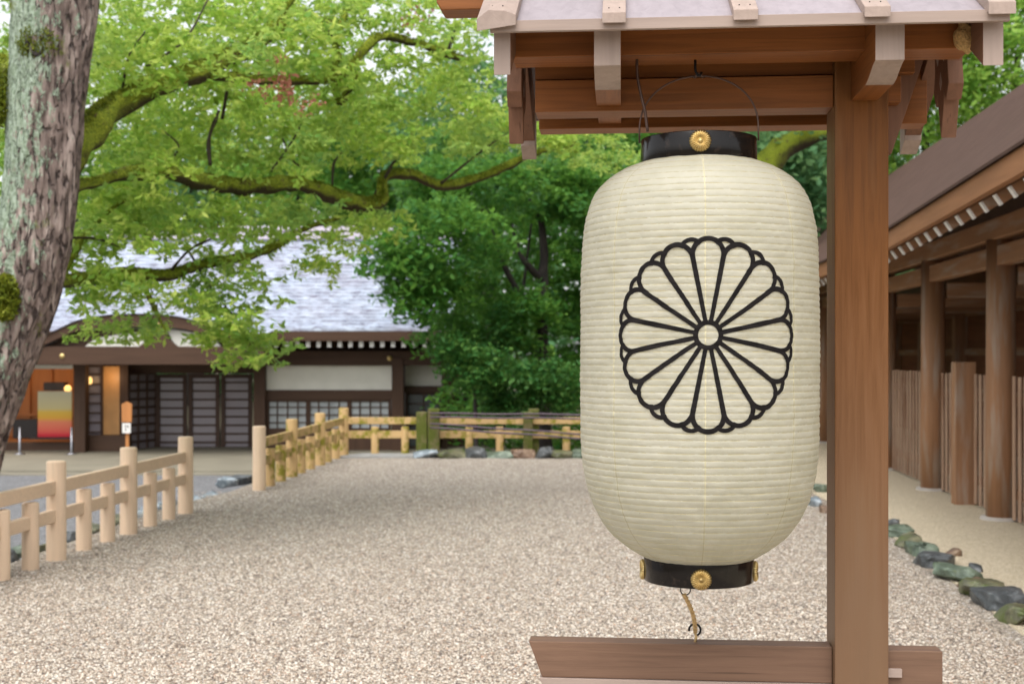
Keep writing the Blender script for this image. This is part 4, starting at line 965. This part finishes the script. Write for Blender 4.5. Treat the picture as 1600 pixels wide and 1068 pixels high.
# twigs
tw = [[(265,430,11.4,3),(300,390,11.4,2.5),(330,370,11.4,2),(345,330,11.5,1)],[(100,372,10,3),(150,375,10.2,2.5),(190,390,10.4,1.5)],[(350,185,11,4),(362,140,11,3),(366,125,11,3)],
 [(250,268,11,2.5),(280,232,11,2),(262,200,11,1.5)],[(325,262,11,5),(330,215,11,4),(340,170,11,3)],[(420,270,11.6,3),(455,225,11.6,2),(470,200,11.6,1.5)],
 [(480,270,12,3),(455,250,12,2.5),(440,215,12,2)],[(525,290,12.2,3),(520,255,12.2,2.5),(540,235,12.2,2)],[(590,300,12.6,4),(620,240,12.6,3),(640,200,12.6,2)],[(230,100,10,3),(290,60,10.2,2.5),(325,0,10.4,2)],
 [(190,150,10,3),(205,90,10,2),(230,60,10,1.5)],[(690,285,13,3),(760,230,13,2),(800,200,13,1)],[(700,85,12.4,4),(715,45,12.5,3),(740,10,12.6,2)],[(470,5,11.2,4),(500,40,11.3,4),(530,55,11.5,4)],[(300,395,11.8,3),(330,450,11.7,2.5),(370,500,11.6,2),(395,540,11.5,1)]]
for L in tw:
    q = MB()
    pts = smooth_path([P(a,b,D)+Vector((random.gauss(0,.02),random.gauss(0,.05),random.gauss(0,.02))) for a,b,D,r in L], 6); rad = [v.x for v in smooth_path([(r*.8*D/FP,0,0) for a,b,D,r in L], 6)]; q.tube(pts, rad, 6, True, 0, .4, 9); part('twig', q, TWIG, tr)
# crown: layered leaf fans. Blobs are (px, py, rx, ry, number of fans, D range)
blobs = [(300,60,240,80,116,(9.6,14)),(600,60,220,80,92,(11,15)),(250,150,140,60,24,(10.5,13)),(480,150,140,50,22,(11.5,14.5)),(190,260,110,70,30,(9.6,12.5)),(420,210,190,50,42,(10.5,14)),(640,190,190,50,55,(11.5,15)),
 (180,340,110,55,30,(9.8,12.5)),(330,345,150,38,26,(10.5,13.5)),(500,345,130,32,18,(11.5,14.5)),(840,190,90,35,22,(12.5,15)),(350,450,62,50,18,(10.6,12.6)),
 (380,530,45,28,12,(10.8,12)),(190,450,90,30,8,(10,12.2)),(205,512,55,12,7,(10.4,11.8)),(150,440,60,45,10,(9.9,11.5)),(920,230,60,25,8,(13,15)),(470,410,40,18,4,(11.5,13)),(40,60,60,60,12,(9.8,12)),(0,250,40,160,20,(9.8,12)),
 (250,-110,350,70,34,(9.6,13)),(700,-90,250,60,16,(12,15))]
cs = []
for (a,b,rx,ry,n,(d0,d1_)) in blobs:
    for _ in range(n):
        t_ = random.uniform(0,2*math.pi); r_ = random.random()**.5; D = random.uniform(d0,d1_)
        cs.append(tuple(P(a+rx*r_*math.cos(t_), b+ry*r_*math.sin(t_), D)))
C_, A_l = rosettes(cs, 11, 9, .33, .062, .32); leafmesh('crown', C_, .042, LEAF_Y, tr, .5, None, .42, A_l)
cs = [tuple(P(random.gauss(435,25), random.gauss(125,16), 9.7)) for _ in range(7)]+[tuple(P(660+random.gauss(0,15),28,12)) for _ in range(2)]
leafmesh('red_leaves', sprays(cs, 45, .14, .6), .022, LEAF_R, tr, .3)
# ================================================================== OTHER TREES
def tree(name, label, base, trunk, r0, blobs, nleaf, fan, size, lm, tm=DTRUNK, branches=(), flat=.45, upb=.6, group=None):
    """base xyz; trunk = list of xyz; blobs = (centre xyz, radii xyz, fans)"""
    t = thing(name, label, 'tree', base, 0, group); pts = smooth_path([base]+list(trunk), 8); n = len(pts)
    q = MB(); q.tube(pts, [r0*(1-.75*i/(n-1)) for i in range(n)], 14, True, 0, .35, 2.5); tk = part('trunk', q, tm, t)
    for br in branches:
        pts = smooth_path(br[0], 6); n = len(pts); q = MB(); q.tube(pts, [br[1]*(1-.7*i/(n-1)) for i in range(n)], 8, True, 0, .3, 3); part('branch', q, tm, t)
    cs = []
    for c, r, k in blobs:
        for _ in range(k):
            d = rng.normal(size=3); d /= np.linalg.norm(d); d *= rng.uniform(.35,1)**.5
            cs.append((c[0]+d[0]*r[0], c[1]+d[1]*r[1], c[2]+d[2]*r[2]))
    leafmesh('crown', sprays(cs, nleaf, fan, flat), size, lm, t, upb); return t
Zg = -.66
def B(px, py, D, rx, ry, k, rd=None): c = P(px,py,D); return ((c.x,c.y,c.z), (rx*D/FP, rd if rd else rx*D/FP*.8, ry*D/FP), k)
D = 25
tree('evergreen_tree', 'dense dark green tree with forked black trunk between the building and lantern', (X_(852,D),D,Zg),
 [P(846,560,D),P(846,480,D),P(850,400,D),P(845,345,D),P(828,310,D)], .16,
 [B(760,290,24.5,150,50,130),B(695,380,23,95,70,100,1.5),B(800,420,27,120,90,90),B(890,400,27.3,70,120,70),B(660,440,22.6,55,55,26,.9),B(750,500,24.5,80,70,60),B(880,540,27,60,60,40),B(620,395,22.5,55,40,22,.6),B(640,470,22.4,40,45,14,.6),B(700,520,23.5,35,30,12,.8),B(820,500,24.3,50,60,22,.7),B(900,300,24.6,50,60,36,.7),B(960,350,27,90,110,70),B(780,230,27,150,40,60)],
 46, .40, .075, LEAF_D, branches=[([P(846,500,D),P(820,470,D-.3),P(795,430,D-.6),P(775,380,D-.9),P(765,350,D-1)],.09),([P(848,440,D),P(815,400,D-.5),P(800,350,D)],.08),([P(850,600,D),P(838,560,D+.3),P(815,500,D),P(830,350,D+.2)],.07)], flat=.35)
tree('broadleaf_shrub', 'low glossy green shrub growing behind the back fence beside the building', (X_(745,22.6),22.6,Zg), [P(742,620,22.6),P(738,590,22.6)], .05,
 [B(750,575,22.6,52,40,34,.5),B(800,600,23,55,40,40,.7),B(715,545,22.4,30,22,9,.4),B(870,600,23.4,60,45,45,.8)], 75, .30, .055, leafmat('glossy_shrub_leaves', (.03,.12,.025,1), (.06,.19,.04,1), (.16,.3,.06,1), .35), flat=.6)
far = [ # px, top row, base width px, D, material, words
 (120,-60,150,52,LEAF_F,'bright green tree rising behind the near trunk beyond the roof'),
 (300,150,150,58,LEAF_B,'bluish green tree beyond the left half of the office roof'),
 (470,60,140,50,LEAF_F,'light green tree beyond the middle of the office roof'),
 (620,120,120,46,LEAF_D,'dark green tree beyond the right end of the office roof'),
 (760,20,140,44,LEAF_B,'tall blue green tree behind the forked dark tree'),
 (930,60,130,48,LEAF_D,'dark tree right behind the upper left of the lantern'),
 (1090,90,130,40,LEAF_D,'dark tree hidden mostly behind the lantern'),
 (1250,60,110,36,LEAF_B,'tree seen in the slot between lantern and stand post')]
for i, (px, ty, w_, D, lm, l) in enumerate(far):
    cy = (ty+440)/2; hh = (440-ty)/2
    tree('forest_tree', l, (X_(px,D),D,Zg), [P(px+8,520,D),P(px-6,380,D),P(px+4,260,D)], .4,
      [B(px,cy,D,w_*.9,hh,70),B(px-w_*.5,cy-20,D-2,w_*.6,hh*.55,30),B(px+w_*.5,cy+20,D-1.5,w_*.6,hh*.55,30)], 80, 1.15, .15, lm, flat=.4, group='trees beyond the buildings')
rt_ = [(1230,160,60,26,LEAF_B,'green tree close behind the right side of the lantern'),(1450,70,120,34,LEAF_F,'bright green tree above the hall roof next to the stand post'),(1590,20,120,32,LEAF_F,'tree above the hall roof at the right edge'),(1370,60,90,40,LEAF_B,'dark tree directly behind the lantern post top')]
for (px, ty, w_, D, lm, l) in rt_:
    tree('forest_tree', l, (X_(px,D),D,0), [P(px+6,480,D),P(px-6,350,D),P(px,ty+60,D)], .28, [B(px,ty+120,D,w_,150,80),B(px-w_*.4,ty+60,D-1,w_*.5,90,30),B(px+w_*.3,ty-60,D,w_*.8,80,40)], 80, .75, .10, lm, flat=.45, group='trees beyond the buildings')
# mossy leaning limb seen in the slot right of the lantern belongs to the nearer tree there
t = thing('leaning_tree', 'mossy leaning tree stem in the slot between lantern and stand post', 'tree', (X_(1130,22),22,0))
q = MB(); pts = smooth_path([(X_(1130,22),22,-.1),P(1140,450,22),P(1180,290,22),P(1225,232,22),P(1275,205,22.2),P(1340,190,22.5)], 8)
q.tube(pts, [.30*(1-.45*i/(len(pts)-1)) for i in range(len(pts))], 14, True, 0, .4, 3); part('trunk', q, MOSSB, t)
cs = [tuple(P(random.uniform(1150,1300), random.gauss(190,16), random.uniform(21.5,23))) for _ in range(26)]
leafmesh('crown', sprays(cs, 60, .35, .4), .06, LEAF_B, t)
# undergrowth behind the back fence and far forest mass
cs = [(random.uniform(-1.5,7), random.uniform(27,34), Zg+abs(random.gauss(0,1.0))) for _ in range(170)]
us = thing('undergrowth_tmp', 'x', 'x'); o = leafmesh('undergrowth', sprays(cs, 80, .6, .6), .09, LEAF_D, us); o.parent = None; bpy.data.objects.remove(us); o['kind'] = 'stuff'; o['label'] = 'dark undergrowth filling the shade behind the back fence'; o['category'] = 'undergrowth'
us = thing('wood_tmp', 'x', 'x'); cs = []
for _ in range(900):
    D = random.uniform(62,80); a = random.uniform(-.55,.55); x = a*D; top = 13+5*noise.noise(Vector((x*.08,D*.05,0)))+(-3 if x < -8 else 0)
    cs.append((x, D, random.uniform(-.5, top)))
o = leafmesh('far_wood', sprays(cs, 60, 2.0, .5), .30, LEAF_B, us, .4); o.parent = None; bpy.data.objects.remove(us); o['kind'] = 'stuff'; o['label'] = 'far off wood closing the view behind everything'; o['category'] = 'wood'
